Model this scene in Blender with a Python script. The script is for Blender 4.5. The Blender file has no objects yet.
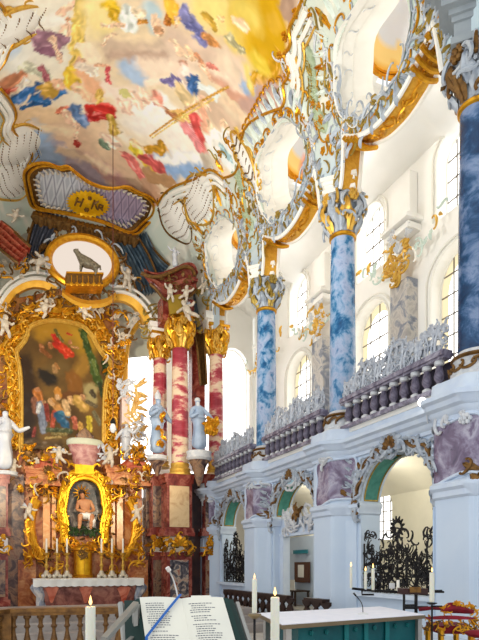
import bpy, math, random
import numpy as np
from mathutils import Vector, Matrix
random.seed(7)
rng = np.random.default_rng(11)
SC = bpy.context.scene
COL = SC.collection
PI = math.pi
# ------------------------------------------------------------------ viewpoint
F = 560.0; HZ = 566.0; EYE = 1.65; YAW = math.radians(23.1)
FW = Vector((math.sin(YAW), math.cos(YAW), 0)); RT = Vector((math.cos(YAW), -math.sin(YAW), 0)); UP = Vector((0, 0, 1))
CAM = Vector((0, 0, EYE))
def ray(px, py): return FW + RT*((px-239.5)/F) + UP*((HZ-py)/F)
def onD(px, py, d): return CAM + ray(px, py)*d
def onX(px, py, X):
    r = ray(px, py); return CAM + r*(X/r.x)
def onY(px, py, Y):
    r = ray(px, py); return CAM + r*(Y/r.y)
def onZ(px, py, Z):
    r = ray(px, py); return CAM + r*((Z-EYE)/r.z)
def spx(Y, px=90):                      # metres per image pixel at depth plane Y
    r = ray(px, HZ); return (Y/r.y)/F
# ------------------------------------------------------------------ colour / materials
def lin(c):
    c = c/255.0
    return c/12.92 if c <= .04045 else ((c+.055)/1.055)**2.4
def rgb(r, g, b): return (lin(r), lin(g), lin(b), 1.0)
MATS = {}
def nodes(name):
    m = bpy.data.materials.new(name); m.use_nodes = True
    nt = m.node_tree; b = nt.nodes['Principled BSDF']
    return m, nt, b
def ramp(nt, stops, fac, interp='LINEAR'):
    r = nt.nodes.new('ShaderNodeValToRGB'); r.color_ramp.interpolation = interp
    el = r.color_ramp.elements
    while len(el) < len(stops): el.new(.5)
    for e, (p, c) in zip(el, stops): e.position = p; e.color = c
    nt.links.new(fac, r.inputs[0]); return r.outputs[0]
def noise(nt, scale, detail=4, dist=0.0, rough=.55, stretch=None):
    tc = nt.nodes.new('ShaderNodeTexCoord'); out = tc.outputs['Object']
    if stretch:
        mp = nt.nodes.new('ShaderNodeMapping'); mp.inputs['Scale'].default_value = stretch
        nt.links.new(out, mp.inputs[0]); out = mp.outputs[0]
    n = nt.nodes.new('ShaderNodeTexNoise'); n.inputs['Scale'].default_value = scale
    n.inputs['Detail'].default_value = detail; n.inputs['Distortion'].default_value = dist
    n.inputs['Roughness'].default_value = rough
    nt.links.new(out, n.inputs['Vector']); return n.outputs['Fac']
def bump(nt, b, fac, s=.3, d=.02):
    bp = nt.nodes.new('ShaderNodeBump'); bp.inputs['Strength'].default_value = s; bp.inputs['Distance'].default_value = d
    nt.links.new(fac, bp.inputs['Height']); nt.links.new(bp.outputs[0], b.inputs['Normal'])
def mat(name, c, rough=.5, metal=0., c2=None, scale=6., bmp=0., spec=.3, detail=4):
    if name in MATS: return MATS[name]
    m, nt, b = nodes(name)
    b.inputs['Roughness'].default_value = rough; b.inputs['Metallic'].default_value = metal
    b.inputs['Specular IOR Level'].default_value = spec
    f = noise(nt, scale, detail)
    nt.links.new(ramp(nt, [(.35, c), (.68, c2 or tuple(x*.9 for x in c[:3])+(1,))], f), b.inputs['Base Color'])
    if bmp: bump(nt, b, f, bmp)
    MATS[name] = m; return m
def marble(name, stops, scale=1.5, dist=1.2, rough=.25, stretch=None, detail=6, interp='LINEAR'):
    if name in MATS: return MATS[name]
    m, nt, b = nodes(name); b.inputs['Roughness'].default_value = rough; b.inputs['Specular IOR Level'].default_value = .35
    f = noise(nt, scale, detail, dist, .6, stretch)
    nt.links.new(ramp(nt, stops, f, interp), b.inputs['Base Color']); MATS[name] = m; return m
def painted(name, rough=.7, bmpscale=0, bs=.2):
    if name in MATS: return MATS[name]
    m, nt, b = nodes(name); b.inputs['Roughness'].default_value = rough; b.inputs['Specular IOR Level'].default_value = .2
    a = nt.nodes.new('ShaderNodeAttribute'); a.attribute_name = 'paint'
    nt.links.new(a.outputs['Color'], b.inputs['Base Color'])
    if bmpscale: bump(nt, b, noise(nt, bmpscale), bs)
    MATS[name] = m; return m
def emit(name, c, s):
    if name in MATS: return MATS[name]
    m, nt, b = nodes(name); nt.nodes.remove(b)
    e = nt.nodes.new('ShaderNodeEmission'); e.inputs[0].default_value = c; e.inputs[1].default_value = s
    nt.links.new(e.outputs[0], nt.nodes['Material Output'].inputs[0]); MATS[name] = m; return m

M_white = mat('white stucco', rgb(240,238,230), .7, c2=rgb(232,230,222), scale=2)
M_warm = mat('warm white plaster', rgb(248,247,243), .75, c2=rgb(244,243,238), scale=1.2)
M_blue = mat('cool lit white limewash', rgb(204,219,236), .6, c2=rgb(195,212,232), scale=1.1)  # white wall; the cool daylight on it is painted in as blue
M_bluemold = mat('cool lit white moulding', rgb(210,222,236), .55, c2=rgb(196,210,230), scale=3)  # white mouldings, tinted blue for the same cool light
M_stucgrey = mat('grey white stucco', rgb(220,221,222), .55, c2=rgb(192,197,204), scale=9)
M_silver = mat('silvered stucco', rgb(188,196,204), .45, .12, c2=rgb(146,156,170), scale=7)
M_gold = mat('gilding', rgb(226,168,44), .34, .72, c2=rgb(196,130,28), scale=9, bmp=.15)
M_goldpale = mat('pale gilding', rgb(222,182,84), .42, .5, c2=rgb(200,150,60), scale=9, bmp=.1)
M_bronze = mat('brown gilding', rgb(132,96,48), .42, .5, c2=rgb(88,62,34), scale=12)
M_olive = mat('olive gilding', rgb(176,150,70), .45, .45, c2=rgb(134,112,52), scale=10)
M_green = mat('green stucco frond', rgb(186,198,170), .6, c2=rgb(160,176,144), scale=10)
M_dark = mat('dark iron', rgb(28,28,32), .45, .5, c2=rgb(44,42,42), scale=10)
M_teal = mat('sea green panel', rgb(84,152,138), .5, c2=rgb(58,122,114), scale=5)
M_bluem = marble('blue marbling', [(.28, rgb(20,62,104)), (.38, rgb(30,92,142)), (.43, rgb(64,122,166)), (.48, rgb(126,160,196)), (.56, rgb(164,180,208)), (.62, rgb(150,166,198)), (.68, rgb(70,124,168))], 2.9, .3, stretch=(1,1,.8), detail=9)
M_bluedeep = marble('deep blue marbling', [(.34, rgb(18,44,78)), (.45, rgb(26,64,104)), (.50, rgb(44,84,126)), (.55, rgb(88,116,156)), (.63, rgb(128,148,182)), (.72, rgb(60,100,144))], 1.7, .4, stretch=(1,1,1.2), detail=9)
M_purple = marble('purple marbling', [(.32, rgb(84,74,96)), (.44, rgb(112,96,122)), (.54, rgb(150,142,164)), (.6, rgb(178,174,190)), (.68, rgb(110,96,122))], 2.4, .5, detail=9)
M_balu = marble('dusky violet marbling', [(.35, rgb(84,78,98)), (.5, rgb(128,122,140)), (.62, rgb(168,164,178))], 3, 1.2)
M_pink = marble('red and cream marbling', [(.34, rgb(140,40,52)), (.46, rgb(164,62,74)), (.5, rgb(190,116,112)), (.54, rgb(216,188,162)), (.61, rgb(222,200,168)), (.65, rgb(184,104,112)), (.72, rgb(140,48,76))], 1.9, .25, stretch=(.45,.45,1.0), detail=9)
M_red = marble('red marble', [(.3, rgb(92,28,26)), (.48, rgb(132,54,44)), (.6, rgb(168,98,80)), (.72, rgb(108,38,34))], 2.5, 1.2)
M_redgrey = marble('grey red marble', [(.32, rgb(54,42,44)), (.45, rgb(98,78,74)), (.56, rgb(158,126,98)), (.68, rgb(112,62,50))], 2.2, 1.4)
M_tan = marble('tan marble', [(.3, rgb(214,180,136)), (.5, rgb(226,196,150)), (.66, rgb(200,158,116))], 2., .8)
M_greym = marble('grey marbling', [(.36, rgb(118,124,138)), (.46, rgb(148,152,162)), (.54, rgb(206,200,192)), (.66, rgb(170,166,164))], 1.6, 1.)

# ------------------------------------------------------------------ mesh builder
class MB:
    def __init__(s): s.v = []; s.f = []; s.m = []; s.col = None; s.n = 0
    def add(s, vs, fs, mi=0):
        o = s.n
        s.v.extend(vs); s.n += len(vs)
        s.f.extend([tuple(i+o for i in f) for f in fs]); s.m.extend([mi]*len(fs))
    def box(s, c, d, mi=0, R=None):
        x, y, z = d[0]/2, d[1]/2, d[2]/2
        vs = [Vector((a*x, b*y, e*z)) for a in (-1,1) for b in (-1,1) for e in (-1,1)]
        if R: vs = [R @ v for v in vs]
        c = Vector(c); s.add([v+c for v in vs], [(0,1,3,2),(4,6,7,5),(0,4,5,1),(2,3,7,6),(0,2,6,4),(1,5,7,3)], mi)
    def tube(s, pts, r, n=6, mi=0, closed=False, flat=None):
        pts = [Vector(p) for p in pts]; k = len(pts)
        if not hasattr(r, '__len__'): r = [r]*k
        vs = []; prev = None
        for i in range(k):
            if closed: t = pts[(i+1) % k]-pts[i-1]
            else: t = pts[min(i+1,k-1)]-pts[max(i-1,0)]
            if t.length < 1e-9: t = Vector((0,0,1))
            t.normalize()
            if flat is not None:
                a = Vector(flat) - t*t.dot(flat)
                if a.length < 1e-4: a = t.orthogonal()
            elif prev is None: a = t.orthogonal()
            else:
                a = prev - t*t.dot(prev)
                if a.length < 1e-6: a = t.orthogonal()
            a.normalize(); prev = a; b = t.cross(a)
            for j in range(n):
                q = 2*PI*j/n
                vs.append(pts[i] + (a*math.cos(q)+b*math.sin(q))*r[i])
        fs = []
        for i in range(k if closed else k-1):
            i2 = (i+1) % k
            for j in range(n):
                j2 = (j+1) % n; fs.append((i*n+j, i*n+j2, i2*n+j2, i2*n+j))
        if not closed: fs.append(tuple(range(n-1,-1,-1))); fs.append(tuple((k-1)*n+j for j in range(n)))
        s.add(vs, fs, mi)
    def lathe(s, prof, c=(0,0,0), n=20, mi=0, wob=None, a0=0, a1=2*PI, sx=1, sy=1):
        c = Vector(c); full = abs(a1-a0-2*PI) < 1e-6; m = n if full else n+1; vs = []
        for (r, z) in prof:
            for j in range(m):
                q = a0+(a1-a0)*j/n; rr = r*(wob(q, z) if wob else 1)
                vs.append(c+Vector((rr*math.cos(q)*sx, rr*math.sin(q)*sy, z)))
        fs = []
        for i in range(len(prof)-1):
            for j in range(n):
                j2 = (j+1) % m; fs.append((i*m+j, i*m+j2, (i+1)*m+j2, (i+1)*m+j))
        if full:
            if prof[0][0] > 1e-6: fs.append(tuple(range(m-1,-1,-1)))
            if prof[-1][0] > 1e-6: fs.append(tuple((len(prof)-1)*m+j for j in range(m)))
        s.add(vs, fs, mi)
    def ell(s, c, r, n=8, k=6, mi=0, R=None):
        c = Vector(c)
        if not hasattr(r, '__len__'): r = (r,r,r)
        vs = []
        for i in range(k+1):
            a = -PI/2+PI*i/k
            for j in range(n):
                q = 2*PI*j/n; v = Vector((r[0]*math.cos(a)*math.cos(q), r[1]*math.cos(a)*math.sin(q), r[2]*math.sin(a)))
                vs.append(c+(R @ v if R else v))
        fs = [(i*n+j, i*n+(j+1)%n, (i+1)*n+(j+1)%n, (i+1)*n+j) for i in range(k) for j in range(n)]
        s.add(vs, fs, mi)
    def prism(s, poly, d, mi=0, back=True):         # polygon of 3D points pushed along d
        d = Vector(d); p = [Vector(q) for q in poly]; n = len(p)
        fs = [tuple(range(n))]
        if back: fs.append(tuple(range(2*n-1, n-1, -1)))
        fs += [(i, n+i, n+(i+1)%n, (i+1)%n) for i in range(n)]
        s.add(p+[q+d for q in p], fs, mi)
    def grid(s, P, mi=0, mask=None):
        P = [[Vector(q) for q in row] for row in P]; a, b = len(P), len(P[0])
        fs = [(i*b+j, i*b+j+1, (i+1)*b+j+1, (i+1)*b+j) for i in range(a-1) for j in range(b-1) if mask is None or mask(i, j)]
        s.add([q for row in P for q in row], fs, mi)
    def build(s, name, mats, parent=None, smooth=True, col=None):
        me = bpy.data.meshes.new(name); me.from_pydata([tuple(v) for v in s.v], [], s.f)
        if not isinstance(mats, (list, tuple)): mats = [mats]
        for m in mats: me.materials.append(m)
        me.polygons.foreach_set('material_index', s.m)
        if smooth: me.polygons.foreach_set('use_smooth', [True]*len(s.f))
        if col is not None:
            a = me.attributes.new('paint', 'FLOAT_COLOR', 'POINT'); a.data.foreach_set('color', np.asarray(col, dtype=np.float32).ravel())
        me.update()
        if smooth:
            try: me.set_sharp_from_angle(angle=math.radians(42))
            except Exception: pass
        o = bpy.data.objects.new(name, me); COL.objects.link(o)
        if parent:
            o.parent = parent
            o.location = -Vector(parent.location) if parent.get('_abs') else (0,0,0)
        return o
def tag(o, label, cat, group=None):
    o['label'] = label; o['category'] = cat
    if group: o['group'] = group
    return o
def thing(name, label, cat, loc=(0,0,0), group=None):
    """Empty at the thing's base; parts are built in world coordinates beneath it."""
    e = bpy.data.objects.new(name, None); COL.objects.link(e); e.location = loc; e['_abs'] = 1; e.empty_display_size = .2
    return tag(e, label, cat, group)
def struct(o): o['kind'] = 'structure'; return o
def part(parent, name, mb, mats, smooth=True, label=None, col=None):
    """World-coordinate mesh under a thing (or under a part of it)."""
    o = mb.build(name, mats, None, smooth, col); root = parent
    off = Vector((0,0,0)); q = parent
    while q: off += Vector(q.location); q = q.parent
    o.parent = parent; o.location = -off
    if label: o['label'] = label
    return o
def solo(name, mb, mats, label, cat, group=None, smooth=True, col=None):
    """A thing that is one mesh; origin moved to its base."""
    v = np.array([tuple(q) for q in mb.v]); c = Vector(((v[:,0].min()+v[:,0].max())/2, (v[:,1].min()+v[:,1].max())/2, v[:,2].min()))
    mb.v = [Vector(q)-c for q in mb.v]
    o = mb.build(name, mats, None, smooth, col); o.location = c
    return tag(o, label, cat, group)
def parts_each(parent, name, mbs, m, smooth=True):
    for q in mbs: part(parent, name, q, m, smooth)
def one(fn, *a, **k):
    q = MB(); fn(q, *a, **k); return q
def copy_tree(o, parent=None):
    c = o.copy(); COL.objects.link(c); c.parent = parent
    for ch in o.children: copy_tree(ch, c)
    return c
# ------------------------------------------------------------------ ornament toolkit
class Fr:                                  # plane frame: (a, b, h) -> point; s = metres per unit
    s = 1.
    def __init__(s, O, U, V): s.O = Vector(O); s.U = Vector(U).normalized(); s.V = Vector(V).normalized(); s.N = s.U.cross(s.V)
    def p(s, a, b, h=0): return s.O+s.U*a+s.V*b+s.N*h
class FnFr:
    def __init__(s, fn, k=1.): s.p = fn; s.s = k
def _template(kf, n):
    th = 0; x = y = 0; out = [(0,0)]
    for i in range(n):
        t = -1+2*(i+.5)/n; th += kf(t)*2/n; x += math.cos(th)*2/n; y += math.sin(th)*2/n; out.append((x,y))
    a = np.array(out); d = a[-1]-a[0]; L = math.hypot(*d)
    ext = (a.max(0)-a.min(0)).max(); a = (a-(a.max(0)+a.min(0))/2)/ext
    g = math.atan2(d[1], d[0]); R = np.array([[math.cos(-g), -math.sin(-g)],[math.sin(-g), math.cos(-g)]])
    return (R @ a.T).T
T_C = _template(lambda t: .9+7*abs(t)**3.0, 14)
T_S = _template(lambda t: (1 if t > 0 else -1)*(.6+6.5*abs(t)**2.2), 14)
T_J = _template(lambda t: .3+7.5*max(0,t)**1.6+.3, 11)
T_W = _template(lambda t: 2.2*math.sin(t*PI), 8)
def scroll(mb, fr, a, b, size, ang=0, kind='C', flip=1, r=.03, mi=0, h=0., n=5):
    T = {'C': T_C, 'S': T_S, 'J': T_J, 'W': T_W}[kind]; ca, sa = math.cos(ang), math.sin(ang); k = len(T)
    pts = []; rr = []
    for i, (x, y) in enumerate(T):
        y *= flip; X = (x*ca-y*sa)*size+a; Y = (x*sa+y*ca)*size+b
        t = abs(-1+2*i/(k-1)); pts.append(fr.p(X, Y, h+r*.5))
        rr.append(r*(1.1-.55*t if kind != 'J' else (.25+.85*(1-abs(2*i/(k-1)-.9)/1.2))))
    if kind in 'CS': rr[0] = r*.75; rr[-1] = r*.75
    mb.tube(pts, [q*fr.s for q in rr], n, mi)
def leaf(mb, fr, a, b, L, ang, w=.25, mi=0, h=0., curl=.25):
    """acanthus leaf: a pointed ridged blade that lifts from the surface and curls over at its tip"""
    ca, sa = math.cos(ang), math.sin(ang); rows = []
    for i in range(6):
        t = i/5; ww = w*L*math.sin(PI*min(1, .18+.82*t))**.8*(1 if i < 5 else .05); hh = h+curl*L*math.sin(t*PI*.75)**1.5
        if i % 2: ww *= .72
        row = []
        for s_, dh in ((-1,-.1),(-.5,.03),(0,-.05),(.5,.03),(1,-.1)):
            x = t*L; y = s_*ww; row.append(fr.p(a+x*ca-y*sa, b+x*sa+y*ca, max(0.002, hh+dh*L)))
        rows.append(row)
    mb.grid(rows, mi)
def shell(mb, fr, a, b, L, ang, spread=2.2, n=7, mi=0, h=0., r=.2):
    for i in range(n):
        q = ang+spread*(i/(n-1)-.5); l = L*(1-.25*abs(i/(n-1)-.5)*2)
        mb.tube([fr.p(a+math.cos(q)*l*t, b+math.sin(q)*l*t, h+.12*L*math.sin(t*PI*.8)) for t in (.12,.45,.8,1)], [L*r*.3*fr.s,L*r*.6*fr.s,L*r*.9*fr.s,L*r*.45*fr.s], 5, mi)
def rosette(mb, fr, a, b, R, mi=0, n=6, h=0., mi2=None):
    for i in range(n):
        q = 2*PI*i/n; mb.ell(fr.p(a+math.cos(q)*R*.62, b+math.sin(q)*R*.62, h+R*.15), R*.42*fr.s, 6, 4, mi)
    mb.ell(fr.p(a, b, h+R*.3), R*.38*fr.s, 6, 4, mi if mi2 is None else mi2)
def scatter(mb, fr, pts, size, r, mis=(0,), h=0., kinds='CSJL', jit=.35):
    for (a, b) in pts:
        k = random.choice(kinds); s_ = size*random.uniform(1-jit, 1+jit); q = random.uniform(0, 2*PI); mi = random.choice(mis)
        if k == 'L': leaf(mb, fr, a, b, s_*.8, q, .3, mi, h)
        elif k == 'R': rosette(mb, fr, a, b, s_*.3, mi, h=h)
        elif k == 'F': shell(mb, fr, a, b, s_*.8, q, 1.8, 5, mi, h)
        else: scroll(mb, fr, a, b, s_, q, k, random.choice((-1,1)), r, mi, h)
def along(pts, step):
    """points (a, b, heading) every step along a 2D polyline"""
    out = []; acc = 0
    for (x0,y0),(x1,y1) in zip(pts[:-1], pts[1:]):
        L = math.hypot(x1-x0, y1-y0); g = math.atan2(y1-y0, x1-x0); t = -acc
        while t+step <= L+1e-9:
            t += step; out.append((x0+(x1-x0)*t/L, y0+(y1-y0)*t/L, g))
        acc = (L-t) if L > 0 else acc
    return out
def smooth_poly(p, it=2, closed=True):
    for _ in range(it):
        q = []; n = len(p)
        for i in range(n if closed else n-1):
            a, b = p[i], p[(i+1) % n]
            q += [tuple(.75*u+.25*w for u, w in zip(a,b)), tuple(.25*u+.75*w for u, w in zip(a,b))]
        if not closed: q = [p[0]]+q+[p[-1]]
        p = q
    return p
def inpoly(x, y, poly):
    x = np.asarray(x); y = np.asarray(y); r = np.zeros(x.shape, bool); n = len(poly)
    for i in range(n):
        x0, y0 = poly[i]; x1, y1 = poly[(i+1) % n]
        if y0 == y1: continue
        c = ((y0 > y) != (y1 > y)) & (x < (x1-x0)*(y-y0)/(y1-y0)+x0); r ^= c
    return r
# value noise for painted surfaces
_NT = rng.random((64,64))
def vnoise(x, y):
    xi = np.floor(x).astype(int); yi = np.floor(y).astype(int); fx = x-xi; fy = y-yi
    fx = fx*fx*(3-2*fx); fy = fy*fy*(3-2*fy); g = lambda i, j: _NT[i % 64, j % 64]
    return (g(xi,yi)*(1-fx)+g(xi+1,yi)*fx)*(1-fy)+(g(xi,yi+1)*(1-fx)+g(xi+1,yi+1)*fx)*fy
def fbm(x, y, o=4):
    s = 0; a = .5
    for i in range(o): s = s+a*vnoise(x*2**i+7.3*i, y*2**i+3.1*i); a *= .5
    return s/(1-.5**o)
def brush(C, x, y, ax, ay, bx, by, w, c, soft=.35, alpha=1., fold=0., rag=.7):
    """paint a ragged capsule from a to b of half-width w in colour c onto colours C at (x, y); fold adds light and dark strokes of the brush"""
    sel = np.where((x > min(ax,bx)-2*w) & (x < max(ax,bx)+2*w) & (y > min(ay,by)-2*w) & (y < max(ay,by)+2*w))[0]
    if len(sel) == 0: return
    x, y = x[sel], y[sel]
    dx, dy = bx-ax, by-ay; L2 = dx*dx+dy*dy+1e-9
    t = np.clip(((x-ax)*dx+(y-ay)*dy)/L2, 0, 1); d = np.hypot(x-ax-t*dx, y-ay-t*dy)/w
    d = d+rag*(fbm(x*1.6/w+ax*7, y*1.6/w+ay*7, 3)-.5)
    k = np.clip((1-d)/soft, 0, 1); k = k*k*(3-2*k)*alpha
    c = np.array(c)[None,:]
    if fold:
        L = L2**.5; p_ = ((x-ax)*dx+(y-ay)*dy)/(L+1e-6); q_ = ((x-ax)*dy-(y-ay)*dx)/(L+1e-6)
        n_ = vnoise(p_*1.1/w+bx*5, q_*3.2/w+by*5)*.6+vnoise(x*2.4/w, y*2.4/w)*.4
        c = c*(1+fold*(n_-.5)*2)[:,None]+np.array((1,.95,.85,1))*(.35*fold*np.clip(n_-.62,0,1)*3)[:,None]
    C[sel] += (c-C[sel])*k[:,None]

# ------------------------------------------------------------------ plan of the choir
AX = 3.0                                   # the choir's long axis
WX = 7.85                                  # face of the right-hand arcade wall
YC = [onX(475,HZ,8.0).y, onX(341,HZ,8.0).y, onX(265,HZ,8.0).y, onX(216,HZ,8.0).y]
YB = [(YC[i]+YC[i+1])/2 for i in range(3)]
def sstep(t): t = max(0, min(1, t)); return t*t*(3-2*t)
def wx(y, amp=.42):
    x = WX
    for c in YC: x -= amp*sstep((.80-abs(y-c))/.42)
    return x
WALLF = FnFr(lambda a, b, h=0: Vector((wx(a)-h, a, b)))
EA, EB, EZ = 4.7, 5.2, 11.3                # vault: half width, rise, springing
YE, YEND = 20.0, 25.5
KY = EA/(YEND-YE)
def vault_r(x, y):
    dy = np.maximum(0, np.asarray(y)-YE)*KY; return np.hypot(np.asarray(x)-AX, dy)
def vault_z(x, y): return EZ+EB*np.sqrt(np.maximum(0, 1-(vault_r(x,y)/EA)**2))
def hit_vault(px, py):
    r = ray(px, py); lo, hi = 1., 40.
    def out(d):
        p = CAM+r*d; q = float(vault_r(p.x, p.y))
        return q >= EA or p.z >= EZ+EB*math.sqrt(max(0,1-(q/EA)**2)) if p.z > EZ else q >= EA
    for _ in range(50):
        m = (lo+hi)/2
        if out(m): hi = m
        else: lo = m
    return CAM+r*lo
def vnormal(p):
    dy = max(0, p.y-YE); n = Vector((-(p.x-AX)/EA**2, -dy*KY*KY/EA**2, -max(0,p.z-EZ)/EB**2)); return n.normalized()
def vframe(px, py):
    p = hit_vault(px, py); n = vnormal(p); v = UP-n*n.dot(UP)
    if v.length < .05: v = FW-n*n.dot(FW)
    v.normalize(); u = v.cross(n)
    return Fr(p, u, v)                     # N = U x V points into the room
def cove_x(z): return AX+EA*math.sqrt(max(0, 1-(max(0, z-EZ)/EB)**2))
def cove_p(a, b, h=0):
    x = cove_x(b); n = vnormal(Vector((x, min(a, YE), b))); return Vector((x, a, b))+n*h
COVEF = FnFr(cove_p)
def zedge(y):
    d = min(abs(y-c) for c in YC)
    if y > YC[3]+.2: return 10.9
    if d < .45: return 10.95
    if d < .7: return 10.95+1.15*sstep((d-.45)/.25)
    e = max(0, 2.2-d)/1.5
    return 11.42+.62*e*e
HOLES = [(10.2, 12.86, 1.24, .97), (14.42, 12.98, 1.34, .94), (19.0, 13.02, 1.36, .86)]
def in_hole(y, z, k=1.):
    for (yc, zc, a, b) in HOLES:
        if (abs((y-yc)/(a*k))**2.5+abs((z-zc)/(b*k))**2.5) < 1: return True
    return False
# =================================================================== SETTING
class Opening:
    def __init__(s, yc, hw, zb, zs, rise): s.yc, s.hw, s.zb, s.zs, s.rise = yc, hw, zb, zs, rise
    def top(s, y):
        t = min(1, abs(y-s.yc)/s.hw); return s.zs+s.rise*math.sqrt(max(0, 1-t*t))
    def ys(s, n=14): return [s.yc-s.hw*math.cos(PI*i/n) for i in range(n+1)]
    def outline(s, n=18):                  # closed loop (y, z) from lower near corner, over the arch, back down
        a = [(s.yc-s.hw, s.zb), (s.yc-s.hw, s.zs)]
        a += [(s.yc-s.hw*math.cos(PI*i/n), s.zs+s.rise*math.sin(PI*i/n)) for i in range(1, n)]
        return a+[(s.yc+s.hw, s.zs), (s.yc+s.hw, s.zb)]
def wall_mesh(xf, y0, y1, z0, z1, ops, step=.08, axis='X'):
    ys = set(np.arange(y0, y1, step).round(4)); ys.add(y1)
    for o in ops: ys.update(round(v, 4) for v in o.ys())
    ys = sorted(v for v in ys if y0 <= v <= y1); mb = MB()
    P = (lambda y, z: Vector((xf(y), y, z))) if axis == 'X' else (lambda y, z: Vector((y, xf(y), z)))
    for a, b in zip(ys[:-1], ys[1:]):
        if b-a < 1e-5: continue
        m = (a+b)/2; iv = [(z0, z0)]; cuts = sorted([o for o in ops if abs(m-o.yc) < o.hw], key=lambda o: o.zb)
        lo = (z0, z0)
        for o in cuts:
            if o.zb > lo[0]+1e-4: mb.add([P(a, lo[0]), P(b, lo[1]), P(b, o.zb), P(a, o.zb)], [(0,1,2,3)])
            lo = (o.top(a), o.top(b))
        mb.add([P(a, lo[0]), P(b, lo[1]), P(b, z1), P(a, z1)], [(0,1,2,3)])
    return mb
def jamb(mb, o, x0f, x1, mi=0, closed=True, axis='X'):
    ol = o.outline(); P = (lambda x, y, z: Vector((x, y, z))) if axis == 'X' else (lambda x, y, z: Vector((y, x, z)))
    k = len(ol)
    for i in range(k if closed else k-1):
        (ya,za),(yb,zb) = ol[i], ol[(i+1) % k]
        mb.add([P(x0f(ya),ya,za), P(x0f(yb),yb,zb), P(x1,yb,zb), P(x1,ya,za)], [(0,1,2,3)], mi)

# floor
mb = MB(); mb.grid([[(x, y, 0) for y in np.linspace(-4, 27, 12)] for x in np.linspace(-8, 12.5, 8)])
struct(mb.build('floor', marble('pale stone floor', [(.4, rgb(206,200,190)), (.6, rgb(190,182,170))], 1.2)))
# ---- arcade wall, lower storey
OPS = [Opening(YB[0]-.12, 1.24, 1.03, 3.1, 1.08), Opening(YB[1], 1.25, 0.0, 3.1, 1.08), Opening(YB[2], 1.2, 1.03, 3.1, 1.08)]
Y0, Y1 = 2.0, YC[3]+.25
mb = wall_mesh(wx, Y0, Y1, 0, 4.45, OPS, .06)
for o in OPS: jamb(mb, o, wx, WX+.55)
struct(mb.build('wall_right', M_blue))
# pilaster strips, impost moulding and cornice follow the plan of the wall
def sweep(prof, ya, yb, step=.07, base=wx, skip=None):
    ys = np.linspace(ya, yb, max(2, int((yb-ya)/step)))
    m = MB(); m.grid([[Vector((base(y)-h, y, z)) for (h, z) in prof] for y in ys]); return m
mb = sweep([(0,4.24),(.05,4.26),(.05,4.33),(.11,4.37),(.13,4.44),(.22,4.48),(.25,4.56),(.33,4.6),(.33,4.68),(.1,4.72),(.06,4.98),(-.5,4.98)], Y0, Y1)
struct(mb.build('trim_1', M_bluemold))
edges = [(Y0, OPS[0].yc-OPS[0].hw)]+[(OPS[i].yc+OPS[i].hw, OPS[i+1].yc-OPS[i+1].hw) for i in range(2)]+[(OPS[2].yc+OPS[2].hw, Y1)]
mb = MB()
for (a, b) in edges:
    q = sweep([(0,2.86),(.06,2.9),(.06,3.0),(.12,3.05),(.12,3.12),(0,3.2)], a-.02, b+.02)
    mb.add(q.v, q.f)
    for (e, sg) in ((a,-1),(b,1)):          # return of the impost into the arch
        pr = [(0,2.86),(.05,2.9),(.05,3.0),(.09,3.05),(.09,3.12),(0,3.2)]
        if e in (Y0, Y1): continue
        mb.grid([[Vector((x, e+sg*h, z)) for (h, z) in pr] for x in (wx(e)-.1, WX+.55)])
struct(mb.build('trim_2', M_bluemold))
mb = MB()
for (a, b) in edges:                        # raised flat panels on the piers
    for (p, q) in ((a+.12, a+.42), (b-.42, b-.12)):
        if q-p < .2 or q > b: continue
        m = sweep([(0,.5),(.05,.5),(.05,2.75),(0,2.75)], p, q); mb.add(m.v, m.f)
        for e in (p, q): mb.add([Vector((wx(e), e, .5)), Vector((wx(e)-.05, e, .5)), Vector((wx(e)-.05, e, 2.75)), Vector((wx(e), e, 2.75))], [(0,1,2,3)])
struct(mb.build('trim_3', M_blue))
mb = sweep([(0,.0),(.08,0),(.08,.42),(0,.5)], Y0, Y1-.2)
mbb = MB()
for (a, b) in edges:
    m = sweep([(0,.0),(.08,0),(.08,.4),(0,.46)], a, b); mbb.add(m.v, m.f)
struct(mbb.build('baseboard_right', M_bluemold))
# ---- sills under the two grilles
for i in (0, 2):
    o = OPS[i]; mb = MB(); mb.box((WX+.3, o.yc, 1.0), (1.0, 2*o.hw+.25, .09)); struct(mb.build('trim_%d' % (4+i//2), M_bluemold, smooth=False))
# ---- passage behind the arcade
AXO = 12.2
aw = [Opening(YB[0]+6.1, .62, 2.55, 3.75, .5), Opening(YB[1]+6.0, .62, 2.5, 3.7, .5), Opening(YB[0]+1.3, .62, 2.5, 3.7, .5), Opening(YB[2]+.2, .62, 2.5, 3.7, .5)]
mb = wall_mesh(lambda y: AXO, Y0, 27, 0, 4.9, aw, .5)
for o in aw: jamb(mb, o, lambda y: AXO, AXO+.35)
struct(mb.build('wall_passage', mat('cream passage plaster', rgb(232,226,206), .8, scale=1)))
mb = MB()                                   # its shallow vault
mb.grid([[Vector((8.2+4.*i/10, y, 4.05+.75*math.sin(PI*i/10)**.6)) for i in range(11)] for y in np.linspace(Y0, 27, 30)])
struct(mb.build('ceiling_passage', MATS['cream passage plaster']))
M_pane = emit('daylit pane', (1.0,.985,.95,1), 1.9)
M_paneY = emit('yellow daylit pane', (1.0,.84,.52,1), .8)
M_lead = mat('lead came', rgb(120,112,100), .6)
WN = [0]
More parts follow.
